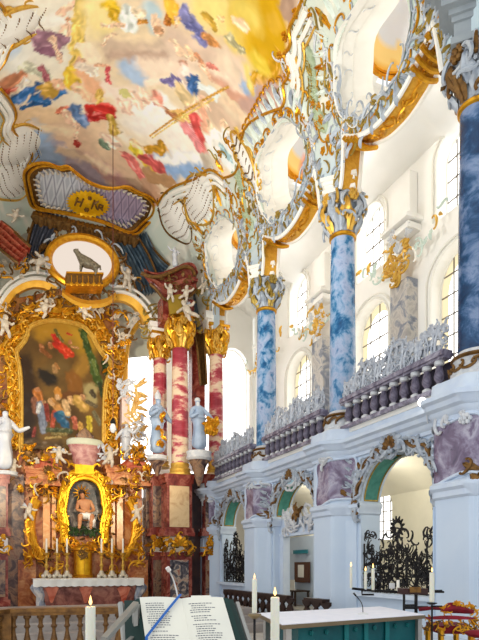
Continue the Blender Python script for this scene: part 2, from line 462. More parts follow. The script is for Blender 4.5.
def window(o, x, cols, rows, axis='X', fw=.05, edge=0, frame=None):
    """frame, glazing bars and pane standing in the opening o at depth x"""
    WN[0] += 1; P = (lambda y, z, h=0: Vector((x-h, y, z))) if axis == 'X' else (lambda y, z, h=0: Vector((y, x-h, z)))
    ol = o.outline(); mb = MB(); mb.tube([P(y, z, .02) for y, z in ol], fw, 4, closed=True)
    w = mb.build('window_%d' % WN[0], frame or M_white); struct(w)
    m2 = MB(); m2.add([P(y, z) for y, z in ol], [tuple(range(len(ol)))]); part(w, 'pane', m2, M_pane, False)
    if edge:                                # warm coloured border glass
        m3 = MB(); s_ = .72
        zc = (o.zb+o.zs)/2
        inn = [(o.yc+(y-o.yc)*s_, zc+(z-zc)*.88) for y, z in ol]
        for i in range(len(ol)-1):
            m3.add([P(*ol[i], .01), P(*ol[i+1], .01), P(*inn[i+1], .01), P(*inn[i], .01)], [(0,1,2,3)])
        part(w, 'border_glass', m3, M_paneY, False)
    m4 = MB()
    for i in range(1, cols):
        y = o.yc-o.hw+2*o.hw*i/cols; m4.tube([P(y, o.zb, .025), P(y, o.top(y), .025)], .022 if axis == 'X' else .01, 4)
    zt = o.zs+o.rise
    for j in range(1, rows):
        z = o.zb+(zt-o.zb)*j/rows; h = o.hw if z < o.zs else o.hw*math.sqrt(max(0, 1-((z-o.zs)/o.rise)**2))
        m4.tube([P(o.yc-h, z, .025), P(o.yc+h, z, .025)], .022 if axis == 'X' else .01, 4)
    part(w, 'glazing_bars', m4, M_lead if axis == 'X' else M_white)
    return w
for o in aw: window(o, AXO+.3, 3, 5)
# ---- gallery above the arcade
GX = 11.7
mb = MB(); mb.box(((WX-.1+12.2)/2, (Y0+27)/2, 4.93), (12.2-WX+.1, 27-Y0, .1)); struct(mb.build('floor_gallery', M_white, smooth=False))
gy = [onX(452,HZ,GX).y-.2, onX(371,HZ,GX).y, onX(299,HZ,GX).y, onX(238,HZ,GX).y]
gops = []
for y in [gy[0]-4.3]+gy: gops += [Opening(y, 1.02, 6.6, 9.75, 1.0), Opening(y, .78, 11.7, 13.3, .75)]
mb = wall_mesh(lambda y: GX, Y0, 31, 4.9, 14.9, gops, .4)
for o in gops: jamb(mb, o, lambda y: GX, GX+.45)
struct(mb.build('wall_gallery', M_warm))
for k, o in enumerate(gops): window(o, GX+.4, 4, 7 if k % 2 == 0 else 4, edge=1 if k % 2 == 0 else 0)
# raised white surrounds round the gallery windows
mb = MB()
for o in gops:
    ol = o.outline(); g = .16
    for sc_, h in ((1.0,.05),(1.18,.05)):
        mb.tube([Vector((GX-h, o.yc+(y-o.yc)*sc_, z+(.1 if z > o.zs else 0)*(sc_-1)*6)) for y, z in ol], .035, 5)
struct(mb.build('trim_6', M_white))
# gallery end wall and ceiling with one painted oval dome per bay
mb = MB(); mb.add([Vector((7.4, 31, 4.9)), Vector((12.2, 31, 4.9)), Vector((12.2, 31, 15)), Vector((7.4, 31, 15))], [(0,1,2,3)])
mb.add([Vector((7.9, Y0, 4.9)), Vector((12.2, Y0, 4.9)), Vector((12.2, Y0, 15)), Vector((7.9, Y0, 15))], [(0,1,2,3)])
struct(mb.build('wall_gallery_end', M_warm))
OV = [(9.2, y, 1.05, 1.45) for y in (YB[0]+.65, YB[1]+.6, YB[2]+.6)]
gx_, gy_ = np.linspace(6.8, GX+.05, 52), np.linspace(Y0, 31, 260)
ov = lambda x, y, k=1: any(((x-a)/(c*k))**2+((y-b)/(d*k))**2 < 1 for a, b, c, d in OV)
def gz(x, y): return 14.55-.5*sstep((x-10.4)/1.3)-.25*math.exp(-min(abs(y-c) for c in YC)**2/.12)
mb = MB(); mb.grid([[Vector((x, y, gz(x, y))) for y in gy_] for x in gx_], 0, lambda i, j: not ov((gx_[i]+gx_[i+1])/2, (gy_[j]+gy_[j+1])/2))
struct(mb.build('ceiling_gallery', M_warm))
for k, (a, b, c, d) in enumerate(OV):
    mb = MB(); pts = [Vector((a+c*math.cos(q), b+d*math.sin(q), 14.5)) for q in np.linspace(0, 2*PI, 41)[:-1]]
    mb.tube(pts, .07, 6, closed=True); mb.tube([p+Vector((0,0,.12)) for p in pts], .05, 6, closed=True)
    t = struct(mb.build('trim_%d' % (7+k), M_gold))
    vs, col = [], []
    m2 = MB(); rows = []
    for i in range(15):
        e = PI/2*i/14; rows.append([Vector((a+c*math.cos(e)*math.cos(q)*1.02, b+d*math.cos(e)*math.sin(q)*1.02, 14.5+1.0*math.sin(e))) for q in np.linspace(0, 2*PI, 41)])
    m2.grid(rows); A = np.array([tuple(v) for v in m2.v]); n_ = fbm(A[:,0]*1.3+k*9, A[:,1]*1.3)
    C = np.tile(np.array(rgb(242,214,140)), (len(A),1)); hz = (A[:,2]-14.5)
    for cc, lo, hi in ((rgb(236,188,86), -1, .30), (rgb(214,222,232), .62, 2)):
        kk = ((hz+n_*.25-.12 > lo) & (hz+n_*.25-.12 < hi))[:,None]; C = np.where(kk, np.array(cc), C)
    C = np.where((n_ > .62)[:,None], np.array(rgb(226,160,140)), C)
    part(t, 'painted_dome', m2, painted('gallery dome painting'), col=C)
# pilasters of the gallery wall with grey marbling and gilt capitals
for k, px in enumerate((404, 322, 266)):
    y = onX(px, HZ, GX-.2).y; t = thing('gallery_pilaster', '', 'pilaster', (GX-.2, y, 5), 'gallery wall pilasters')
    t['label'] = ['grey marbled gallery pilaster with gilt capital right of the middle blue column', 'grey marbled gallery pilaster just left of the middle blue column', 'grey marbled gallery pilaster behind the farthest blue column'][k]
    mb = MB(); mb.box((GX-.21, y, 7.7), (.4, .8, 5.4)); part(t, 'shaft', mb, M_greym, False)
    mb = MB(); mb.box((GX-.26, y, 11.9), (.5, 1.1, .18)); mb.box((GX-.32, y, 12.12), (.62, 1.3, .12)); mb.box((GX-.17, y, 12.9), (.3, .8, 1.5)); part(t, 'impost', mb, M_warm, False)
    f = Fr((GX-.42, y, 10.4), (0,-1,0), (0,0,1)); mb = MB()
    for i in range(34):
        a, b = random.uniform(-.5,.5), random.uniform(0,1.45); a *= .7+.45*b/1.4
        scatter(mb, f, [(a, b)], .42, .045, (0,0,1), .02, 'CSLLF')
    part(t, 'capital', mb, [M_goldpale, M_stucgrey])
    mb = MB()
    for sg in (-1, 1):                      # cresting that swings to either side of the capital
        for i in range(9):
            s_ = i/8; scatter(mb, f, [(sg*(.6+1.3*s_), .55+.75*s_**2)], .42, .04, (0,1,2), 0, 'CSL')
    part(t, 'side_scrollwork', mb, [M_goldpale, M_white, mat('pale green stucco', rgb(206,222,212), .6)])
# ---- the apse behind the high altar
ap = [Opening(a, w_, zb, zs, r_) for a, w_, zb, zs, r_ in ((onY(138,HZ,YEND).x, .98, 4.8, 10.2, 1.5), (onY(192,HZ,YEND).x+.3, .85, 4.8, 11.2, 1.2), (onY(228,HZ,YEND).x+.3, .85, 4.8, 11.2, 1.2), (1.0, .9, 4.8, 9.6, 1.2))]
mb = wall_mesh(lambda x: YEND, -3, 11.6, 0, 15.5, ap, .4, 'Y')
for o in ap: jamb(mb, o, lambda x: YEND, YEND+.4, axis='Y')
struct(mb.build('wall_apse', M_warm))
for o in ap: window(o, YEND+.35, 3, 8, 'Y')

# ---- vault with fresco: (u along the springing, t up the curve)
us = []
for y in np.concatenate([np.arange(2.2, 6, .12), np.arange(6, YE, .045)]): us.append(('R', y))
for q in np.linspace(0, PI, 250): us.append(('E', q))
for y in np.arange(YE, 7.5, -.05): us.append(('L', y))
NT = 210
def vault_pt(u, w):
    k, s_ = u
    zb = zedge(s_) if k == 'R' else 10.9
    t0 = math.asin((zb-EZ)/EB) if zb > EZ else (zb-EZ)/EB
    t = t0+(PI/2-t0)*w
    if t < 0: c, z = 1., EZ+EB*t
    else: c, z = math.cos(t), EZ+EB*math.sin(t)
    if k == 'R': return Vector((AX+EA*c, s_, z))
    if k == 'L': return Vector((AX-EA*c, s_, z))
    return Vector((AX+EA*c*math.cos(s_), YE+EA/KY*c*math.sin(s_), z))
rows = [[vault_pt(u, j/NT) for j in range(NT+1)] for u in us]
mb = MB()
def vmask(i, j):
    if us[i][0] != 'R' or i+1 >= len(us): return True
    p = (rows[i][j]+rows[i+1][j+1])/2
    return not in_hole(p.y, p.z, .985) if p.z > EZ-.5 else True
mb.grid(rows, 0, vmask)
VA = np.array([tuple(v) for v in mb.v]); VX, VY, VZ = VA.T
# stucco ground colours: pale green grey, cooler towards the arcade, cream patches
n1 = fbm(VX*.9+3, VY*.9); n2 = fbm(VX*2.1, VZ*2.1+5)
VC = np.tile(np.array(rgb(204,212,200)), (len(VA),1))
def mixc(C, k, c): C += (np.array(c)-C)*np.clip(k,0,1)[:,None]
mixc(VC, (n1-.5)*5, rgb(192,208,194)); mixc(VC, (n2-.52)*5, rgb(226,224,210))
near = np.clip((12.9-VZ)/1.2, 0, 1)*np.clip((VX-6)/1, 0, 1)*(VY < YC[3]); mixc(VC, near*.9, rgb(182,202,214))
# =================================================================== CEILING PAINTING
def plan(px, py): p = hit_vault(px, py); return (p.x, p.y)
EDGE = [(0,88),(8,97),(17,113),(11,124),(14,133),(28,143),(33,155),(24,166),(40,190),(90,215),(146,218),(158,204),(163,195),(172,187),(185,182),(198,178),(206,170),(213,169),(224,178),(234,175),(239,168),(241,152),(242,140),(246,126),(258,117),(272,111),(284,108),(286,97),(283,85),(289,77),(291,70),(287,60),(284,53),(290,49),(292,40),(289,29),(296,16),(303,0)]
TOP = [(6.55, 10.2), (6.3, 8.6), (6.5, 5), (-.6, 5), (-.6, 9)]
LEFTE = [(-4,0),(2,6),(10,15),(13,28),(14,38),(8,48),(4,60),(-4,70)]
rim2 = [plan(*q) for q in EDGE]; left2 = [plan(*q) for q in LEFTE]
FPOLY = rim2+TOP+left2
infresco = inpoly(VX, VY, FPOLY) & (VZ > 13.2)
wob_x = VX+.16*(fbm(VX*3.1, VY*3.1+9, 3)-.5)*2; wob_y = VY+.16*(fbm(VX*3.1+20, VY*3.1, 3)-.5)*2
FC = np.tile(np.array(rgb(226,206,172)), (len(VA),1))
t_ = fbm(VX*.55+1, VY*.55+4)
mixc(FC, (t_-.5)*3, rgb(212,186,160)); mixc(FC, (.45-t_)*4, rgb(238,226,204))
STROKES = [  # x1 y1 x2 y2 halfwidth r g b soft : large passages of cloud and light first
(40,25,50,55,42,236,230,212,.9),(20,60,10,20,20,232,232,222,.8),(84,-20,77,62,6,222,190,96,.3),(100,5,105,30,18,236,216,150,.8),
(215,20,225,30,40,232,210,128,.8),(255,-10,262,60,30,206,164,28,.6),(232,60,240,80,22,222,198,92,.7),(272,0,268,50,20,196,152,10,.5),(243,8,246,12,16,214,190,90,.8),
(292,-6,290,14,10,164,134,112,.5),(297,58,297,66,8,168,138,118,.5),(110,46,172,44,13,204,180,156,.8),(120,34,165,30,9,226,204,168,.8),
(132,70,138,76,12,168,190,216,.6),(150,12,154,22,11,178,198,204,.7),(150,66,182,64,14,240,218,194,.7),(182,50,240,72,18,214,188,166,.7),
(226,66,232,76,15,224,202,176,.6),(243,88,276,82,6,150,172,202,.6),(250,84,272,72,4,192,144,22,.5),(272,72,275,56,5,186,138,14,.5),(258,62,262,64,9,214,186,60,.6),
(214,74,246,104,6,202,152,128,.6),(244,108,290,92,10,186,152,138,.7),(210,104,232,128,14,206,178,152,.7),(110,90,132,98,12,240,220,202,.8),
(140,118,188,138,22,240,232,220,.7),(196,148,198,156,13,238,230,214,.4),(206,152,207,160,8,202,192,172,.4),
(18,118,72,122,13,222,192,152,.7),(62,138,132,182,24,218,184,152,.7),(82,158,126,188,9,196,148,140,.8),(54,148,96,182,7,176,158,166,.8),(98,122,106,150,12,226,196,162,.8),
(28,134,46,162,13,160,186,216,.6),(44,150,60,168,8,166,186,212,.6),(162,164,198,172,11,138,168,206,.5),(216,184,220,188,6,140,164,204,.5),
(215,148,236,164,9,226,232,228,.6),(10,46,14,50,8,196,212,228,.7),(146,182,156,200,7,190,150,120,.7),
(20,128,70,134,5,238,212,176,.9),(60,150,110,172,5,236,206,172,.9),(112,128,140,150,5,238,226,206,.9),(150,84,176,80,5,248,226,202,.9),(186,60,236,84,5,232,208,184,.9),(110,58,166,56,5,188,160,140,.9),(160,160,200,158,5,246,242,232,.9),(206,160,208,166,5,176,162,144,.9),(226,100,240,116,5,226,198,166,.9),(246,70,250,84,5,226,206,120,.9),(30,168,60,174,5,188,168,170,.9),
# loose figures and draperies among the clouds
(38,38,62,42,6,152,112,128,.4),(44,50,56,56,4,142,98,118,.4),(60,22,65,31,4,236,194,164,.5),(61,12,73,4,2,238,196,166,.4),(53,42,58,62,2.4,238,198,168,.4),(30,22,56,20,6,240,236,224,.6),(67,17,68,18,2.6,206,150,112,.4),
(24,68,46,76,4,192,192,168,.5),(42,70,46,78,2.6,162,92,102,.5),
(4,85,16,78,6,198,132,96,.5),(2,93,10,92,4,172,70,50,.5),(22,84,24,88,3.6,238,226,208,.5),(14,101,36,88,4.6,46,102,162,.4),(38,98,58,92,5,40,106,168,.4),(24,106,46,103,2.6,44,96,150,.5),(44,86,50,92,5,192,152,62,.5),(54,82,60,86,4,232,184,150,.5),
(72,70,73,82,5.5,232,192,62,.45),(82,60,82,63,3.6,220,172,142,.4),(86,72,96,94,8,232,178,138,.5),(78,88,88,96,4,240,196,158,.4),(84,66,92,72,4,244,226,204,.5),(94,66,110,66,1.8,226,172,138,.4),(110,68,109,81,1.6,196,78,82,.4),(100,92,103,112,3,206,168,84,.5),
(94,108,109,112,5.5,200,50,42,.4),(90,118,112,117,3.4,172,40,36,.5),(60,113,76,110,3,206,116,86,.5),(75,112,79,122,5.6,92,122,164,.4),(67,114,72,125,2.6,238,196,166,.4),(76,126,77,142,2,232,190,160,.4),(77,143,78,146,2,170,60,50,.4),(111,118,114,130,4,182,150,62,.5),
(108,138,114,144,4.6,242,208,184,.5),(103,144,108,147,3,112,134,112,.5),(136,150,152,172,3.6,226,200,62,.4),(128,158,140,176,4,212,112,104,.4),(146,160,160,166,4.6,198,88,84,.45),(148,151,163,146,3.6,192,142,42,.4),(134,143,137,146,3,240,206,160,.5),(150,176,170,182,5,176,136,96,.6),
(148,112,166,106,9,243,238,228,.5),(157,99,158,102,4.4,222,146,126,.45),(156,101,158,104,2.6,240,190,166,.5),(124,104,127,110,4.6,240,202,178,.5),(134,97,138,103,4.4,242,206,180,.5),(143,94,146,99,4,240,196,170,.5),(123,92,127,94,3,206,198,128,.6),
(181,66,183,70,3.2,202,152,126,.4),(184,76,188,82,5.6,242,218,204,.5),(193,80,194,90,4.6,60,102,158,.4),(164,84,178,78,2.4,122,112,164,.4),(200,84,214,92,4,224,230,226,.6),
(184,94,190,99,6.6,238,210,158,.5),(194,114,200,142,5.4,206,80,76,.45),(184,122,197,144,4.4,228,142,142,.45),(188,108,206,104,2.8,236,196,166,.4),(176,116,184,116,4,240,192,114,.5),(168,112,174,118,2.8,172,112,72,.5),(204,110,207,128,3,226,170,140,.6),
(150,136,228,87,.9,196,146,56,.3),(152,138,214,99,.7,232,196,110,.3),
(170,4,174,16,6.6,236,182,62,.45),(184,12,200,36,5.8,132,132,182,.45),(190,24,204,38,3,104,106,158,.5),(167,16,169,26,2.8,182,112,42,.4),(177,16,178,27,2.4,236,196,160,.4),(204,36,216,46,2.8,206,142,82,.4),(228,40,241,48,3.4,168,160,122,.5),
(110,4,118,12,7.4,226,186,42,.4),(114,14,121,19,4,202,160,32,.4),(124,10,129,24,5.6,222,228,220,.5),(135,8,139,12,4,236,214,180,.5),(103,26,122,24,1.8,238,200,166,.4),(104,43,115,34,1.7,238,200,166,.4),(138,22,146,21,2.2,190,130,50,.4),(156,20,160,30,4.4,238,204,170,.5),(158,29,162,31,2.4,200,150,110,.5),
(176,46,181,54,3.6,240,206,172,.5),(189,50,192,58,3.8,238,198,158,.45),(197,54,202,62,3,214,150,110,.5),(208,64,215,66,2.8,214,128,112,.45),(203,68,209,77,2,236,190,156,.4),(237,22,243,28,4.4,242,204,166,.5),(218,24,223,32,5.4,236,208,136,.6),(208,18,212,28,2.8,200,160,60,.5),(219,15,222,18,3,226,176,120,.5),
(86,48,92,58,5,238,220,190,.7),(211,128,216,136,4.4,240,206,170,.5),(223,124,227,134,3.4,238,202,166,.5),(214,142,228,142,6,242,240,230,.5),(221,148,228,157,2.6,152,182,188,.4),(234,126,238,134,2.6,206,170,70,.5),(220,160,221,167,1.2,236,196,166,.4),
]
for (x1,y1,x2,y2,w,r,g,b,s_) in STROKES:
    a = hit_vault(x1,y1); c = hit_vault(x2,y2); m0 = hit_vault((x1+x2)/2,(y1+y2)/2); mx = hit_vault((x1+x2)/2+1,(y1+y2)/2); my = hit_vault((x1+x2)/2,(y1+y2)/2+1)
    J = abs((mx.x-m0.x)*(my.y-m0.y)-(mx.y-m0.y)*(my.x-m0.x))**.5
    thin = w < 1.5; brush(FC, VX if thin else wob_x, VY if thin else wob_y, a.x, a.y, c.x, c.y, w*J*(1.2 if thin else 1.38 if w > 7 else 1.6), rgb(r,g,b), max(s_,.5) if w > 7 or s_ > .8 else .34, 1., .65 if s_ < .55 and w < 7.5 else .12, 0. if thin else .6 if w > 7 or s_ > .8 else .85)
g_ = fbm(VX*6, VY*6, 3)                    # brushwork
FC *= (1.1+.22*(g_-.5))[:,None]; FC = np.minimum(FC, .93)
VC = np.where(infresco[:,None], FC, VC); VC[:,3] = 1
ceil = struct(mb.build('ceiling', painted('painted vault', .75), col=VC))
# moulded frame of the painting: white cyma with gilt fillets
def on_vault(x, y, h=0):
    z = float(vault_z(x, y)); p = Vector((x, y, z)); return p+vnormal(p)*h
def rimtube(pts2, r, mats, name, off=0., h=.0, n=6):
    p = smooth_poly(pts2, 2, False); q = []
    for i, (x, y) in enumerate(p):
        (x0,y0),(x1,y1) = p[max(0,i-1)], p[min(len(p)-1,i+1)]; L = math.hypot(x1-x0, y1-y0)+1e-9
        nx, ny = (y1-y0)/L, -(x1-x0)/L
        X, Y = x+nx*off, y+ny*off
        if vault_r(X, Y) < EA*.995: q.append(on_vault(X, Y, h))
    m = MB(); m.tube(q, r, n); return m
TR = [20]
def trim(mbx, m): TR[0] += 1; return struct(mbx.build('trim_%d' % TR[0], m))
sgn = 1
for seg in (rim2[:9], rim2[11:19], rim2[29:], left2):
    a = rimtube(seg, .045, M_goldpale, '', 0, .04); trim(a, M_gold)
    b = MB()
    for o_, r_, h_ in ((-.13,.09,.03),(-.26,.06,.05)): q = rimtube(seg, r_, None, '', o_, h_); b.add(q.v, q.f)
    trim(b, M_white)
    c = rimtube(seg, .03, None, '', -.36, .05); trim(c, M_goldpale)

trim(rimtube(rim2[18:30], .04, M_gold, '', 0, .04), M_gold)
# =================================================================== THE PIERCED OPENINGS AND THE ARCADE'S UPPER EDGE
names = ['nearest', 'middle', 'farthest']
for k, (yc, zc, a, b) in enumerate(HOLES):
    ol = []
    for q in np.linspace(0, 2*PI, 49)[:-1]:
        cq, sq = math.cos(q), math.sin(q); e = 2/2.5
        lobe = 1+.04*math.cos(6*q)
        ol.append((yc+a*lobe*abs(cq)**e*(1 if cq > 0 else -1), zc+b*lobe*abs(sq)**e*(1 if sq > 0 else -1)))
    mb = MB(); rings = []
    for (s_, dx, dz) in ((1.04,-.06,-.04),(1.0,.0,.0),(.97,.12,.05),(1.0,.16,.07),(.95,.42,.2),(.98,.46,.22),(.90,.95,.45)):
        rings.append([cove_p(yc+(y-yc)*s_, zc+(z-zc)*s_)+Vector((dx, 0, dz)) for y, z in ol+[ol[0]]])
    mb.grid(rings)
    struct(mb.build('trim_%d' % (40+k), M_white))
    # grey low relief on the throat
    mb = MB()
    for i in range(0, 48, 3):
        y, z = ol[i]; y2, z2 = ol[(i+1) % 48]
        p0 = cove_p(yc+(y-yc)*.97, zc+(z-zc)*.97)+Vector((.16,0,.07)); p1 = cove_p(yc+(y-yc)*.95, zc+(z-zc)*.95)+Vector((.42,0,.2))
        u = (p1-p0); v = Vector((0,y2-y,z2-z)); f = Fr((p0+p1)/2, v, u)
        if f.N.dot(Vector((0, yc-y, zc-z))) < 0: f = Fr((p0+p1)/2, -v, u)
        scroll(mb, f, 0, 0, .24, random.uniform(0,6), random.choice('CS'), 1, .014, 0, 0)
    t = solo('stucco_relief', mb, M_stucgrey, 'thin grey scroll relief lining the %s pierced opening in the vault' % names[k], 'stucco', smooth=True)
    # rocaille frame on the cove round the opening
    t = thing('opening_frame', ['rocaille frame round the nearest pierced opening, high at the upper right', 'shell-edged rocaille frame round the middle pierced opening of the vault', 'rocaille frame round the farthest pierced opening, above the red pediment'][k], 'stucco frame', (WX, yc, zc-b), 'rocaille frames of the vault openings')
    m1, m2, m3 = MB(), MB(), MB()
    loop = ol+[ol[0]]
    for i, (y, z, g) in enumerate(along([((y-yc)*1.11+yc, (z-zc)*1.13+zc) for y, z in loop], .3)):
        up_ = z > zc
        scroll(m1 if i % 2 else m2, COVEF, y, z, .34, g, 'C', -1 if i % 2 else 1, .028, 0, .01)
    for i, (y, z, g) in enumerate(along([((y-yc)*1.24+yc, (z-zc)*1.3+zc) for y, z in loop], .21)):
        th = g-PI/2; 
        if z > zc+.35*b and k != 1: leaf(m3 if i % 3 else m2, COVEF, y, z, .5, th, .16, 0, .01, .1)
        elif i % 2: leaf(m1, COVEF, y, z, .34, th, .25, 0, .01, .25)
    if k == 1:                              # the broad gilt shell edge of the middle frame
        for i, (y, z, g) in enumerate(along([((y-yc)*1.2+yc, (z-zc)*1.25+zc) for y, z in loop], .2)):
            if z > zc+.3*b:
                leaf(m3, COVEF, y, z, .46, g-PI/2, .2, 0, .01, .08); scroll(m2, COVEF, y+math.cos(g-PI/2)*.48, z+math.sin(g-PI/2)*.48, .2, g, 'C', 1, .03, 0, .02)
                if i % 2: rosette(m2, COVEF, y-math.cos(g-PI/2)*.12, z-math.sin(g-PI/2)*.12, .09, 0, 5)
    part(t, 'grey_scrollwork', m1, M_silver); part(t, 'gilt_scrollwork', m2, M_gold); part(t, 'leaf_fringe', m3, mat('pale mint stucco', rgb(228,236,228), .6, c2=rgb(210,222,212), scale=6))
# soffit of the arcade's upper edge: gilt relief band between grey fillets
for k in range(3):
    ya, yb = YC[k]+.44, YC[k+1]-.44
    ys = sorted(set(np.linspace(ya, yb, 120)))
    mb = MB()
    def se(y, x, dz=0): return Vector((x, y, zedge(y)+dz))
    mb.grid([[se(y, x, .012*math.sin(x*30+y*9)) for x in np.linspace(cove_x(zedge(y))-.02, 8.2, 7)] for y in ys])
    t = thing('arcade_soffit', 'yellow gilt underside of the %s scalloped vault arch' % names[k], 'arch soffit', (8.2, YB[k], 11.3), 'gilt arch undersides')
    part(t, 'relief_band', mb, mat('gilt relief', rgb(226,172,62), .5, .3, c2=rgb(206,148,44), scale=14, bmp=.5))
    m2 = MB()
    for x in (7.7, 8.2):
        m2.tube([se(y, x if x > 8 else cove_x(zedge(y))-.02) for y in ys], .055, 6)
    part(t, 'edge_moulding', m2, M_white)
    m3 = MB(); S = (lambda a, b, h=0: Vector((7.93+b*.5, a, zedge(a)-h)))
    fr = FnFr(S)
    for y in np.linspace(ya+.5, yb-.5, 11):
        scroll(m3, fr, y, 0, .42, random.uniform(0,6), random.choice('CS'), 1, .03, 0, 0); scroll(m3, fr, y+.1, random.uniform(-.25,.25), .25, random.uniform(0,6), 'C', 1, .025, 0, 0)
    part(t, 'scroll_relief', m3, M_gold)
    for y in (ya+.55, yb-.55):              # gilt ribbed knots at the quarter points
        m4 = MB()
        for i in range(4):
            yy = y+(i-1.5)*.14; m4.tube([Vector((x, yy+.05*math.sin((x-7.6)*2.6), zedge(yy)-.06-.10*math.sin((x-7.55)/.7*PI))) for x in np.linspace(7.55, 8.25, 8)], .055, 6)
        part(t, 'ribbed_knot', m4, M_gold)
    # outer face towards the gallery
    m5 = MB(); m5.grid([[se(y, 8.22), Vector((8.22, y, zedge(y)+.5))] for y in ys]); part(t, 'outer_face', m5, M_warm)
    # grey rocaille band on the nave side just above the edge
    t2 = thing('rocaille_band', 'blue grey rocaille border hanging along the %s vault arch' % names[k], 'stucco border', (7.6, YB[k], 11.3), 'rocaille borders of the arches')
    m1, m2, m6 = MB(), MB(), MB()
    path = [(y, zedge(y)+.12) for y in np.linspace(ya-.1, yb+.1, 80)]
    for i, (y, z, g) in enumerate(along(path, .125)):
        leaf(m1 if i % 3 else m2, COVEF, y, z-.05, .32, PI/2+g+.5*math.sin(i*.7), .14, 0, .01, .12)
    for i, (y, z, g) in enumerate(along(path, .36)):
        scroll(m1, COVEF, y, z+.33, .42, g+random.uniform(-.4,.4), random.choice('CS'), random.choice((-1,1)), .036, 0, .01); scroll(m1, COVEF, y+.15, z+.52, .34, g+random.uniform(-.9,.9), random.choice('CSJ'), random.choice((-1,1)), .026, 0, .01)
        if i % 2: scroll(m2, COVEF, y+.1, z+.2, .3, random.uniform(0,6), 'C', 1, .035, 0, .02)
    for y in (YC[k]+.5, YC[k+1]-.5, YC[k]+.85, YC[k+1]-.85):
        for j in range(7): scroll(m1 if j % 3 else m6, COVEF, y+random.uniform(-.2,.2), 11.7+j*.3, .5, PI/2+random.uniform(-.6,.6), random.choice('CSJ'), random.choice((-1,1)), .032, 0, .01)
    parts_each(t2, 'gilt_flower', [one(rosette, COVEF, random.uniform(ya,yb), zedge(YB[k])+random.uniform(.5,.8), .11, 0, 5) for j in range(6)], M_olive)
    part(t2, 'grey_leaves', m1, M_silver); part(t2, 'gilt_leaves', m2, M_olive); part(t2, 'olive_scrolls', m6, M_olive)
# spandrel stucco between the openings: fronds, gold rosettes, scrolls
for k, (yc, lab) in enumerate(((YC[1], 'stucco fronds and gilt scrolls on the vault above the middle blue column'), (YC[2], 'stucco fronds and gilt scrolls on the vault above the farthest blue column'), (YC[3]-.3, 'gilt scrolls on the vault above the right-hand altar pediment'), (YC[0]+.1, 'green fronds and gilt scrolls on the vault at the upper right corner'))):
    t = thing('vault_stucco', lab, 'stucco', (7.2, yc, 12), 'vault spandrel stucco')
    m1, m2, m3, m4 = MB(), MB(), MB(), MB()
    for i in range(19):                     # rising green fronds
        z = 12.6+i*.085; 
        for sg in (-1,1): leaf(m3, COVEF, yc+.18*math.sin(i*.3), z, .27, PI/2+sg*.75, .2, 0, .01, .12)
    for i in range(46):
        z = random.uniform(11.8, 15.0); y = yc+random.uniform(-.75,.75)*(1+.5*(z > 14))
        if in_hole(y, z, 1.12): continue
        scatter(m1 if i % 3 else m2, COVEF, [(y, z)], .34, .026, (0,), .01, 'CSLJ')
    for i in range(18):
        z = random.uniform(12.2, 15.0); y = yc+random.uniform(-.8,.8)
        if not in_hole(y, z, 1.15): part(t, 'gold_rosette', one(rosette, COVEF, y, z, .10, 0, 5), M_gold)
    for sg in (-1, 1):
        for i in range(12):
            z = 12.+i*.24; y = yc+sg*(.62+.1*math.sin(i*1.2))
            if not in_hole(y, z, 1.1): scroll(m4, COVEF, y, z, .4, PI/2+.3*math.sin(i), 'S' if i % 2 else 'C', sg, .03, 0, .01)
    part(t, 'gilt_scrolls', m1, M_olive); part(t, 'bright_scrolls', m2, M_gold); part(t, 'fronds', m3, M_green); part(t, 'grey_scrolls', m4, M_stucgrey)
# ribbed stucco cushions over the openings (rows of beads and gilt tassels under the fresco frame)
for k, (px, py, w_, h_, lab) in enumerate(((246,160,.3,.8,'bead-ribbed stucco cartouche left of the middle opening'),(200,200,1.1,.7,'ribbed white cartouche under the right end of the fresco'),(18,148,1.0,1.0,'ribbed white cartouche at the left edge of the fresco'),(12,178,.9,.8,'white gilt-edged cartouche at the left below the fresco'),(176,218,.8,.9,'oval white cartouche with scroll relief right of the canopy'),(6,30,.5,1.6,'gilt-fringed stucco edge at the upper left corner of the fresco'))):
    f = vframe(px, py); t = thing('stucco_cartouche', lab, 'cartouche', f.O, 'stucco cartouches of the vault')
    mb = MB(); n = 28; rr = []
    for j in range(5):
        s_ = 1-j*.25; rr.append([f.p(w_*s_*math.cos(q)*(1+.06*math.cos(4*q)), h_*s_*math.sin(q)*(1+.06*math.cos(4*q)), .02+.14*(1-s_*s_)) for q in np.linspace(0, 2*PI, n+1)])
    mb.grid(rr); part(t, 'cushion', mb, M_white)
    m2 = MB(); m2.tube([f.p(w_*1.02*math.cos(q)*(1+.06*math.cos(4*q)), h_*1.02*math.sin(q)*(1+.06*math.cos(4*q)), .05) for q in np.linspace(0, 2*PI, 40)[:-1]], .05, 6, closed=True)
    for q in np.linspace(0, 2*PI, 17)[:-1]: scroll(m2, f, w_*1.12*math.cos(q), h_*1.12*math.sin(q), .3, q+PI/2, random.choice('CS'), 1, .035, 0, .02)
    part(t, 'gilt_edge', m2, M_goldpale if k != 4 else M_bronze)
    m3, m4 = MB(), MB()
    for i in range(6):
        y = (-.65+.26*i)*h_
        for j in range(13):
            x = (-.66+.11*j)*w_; m3.ell(f.p(x, y+.06*math.cos(j*.5)*h_, .13), (.02,.02,.03), 5, 4)
        m4.tube([f.p((-.7+.14*j)*w_, y+.1*h_+.06*math.cos(j*.64)*h_, .10) for j in range(11)], .013, 5)
    part(t, 'bead_rows', m3, M_bronze); part(t, 'ribs', m4, M_white)
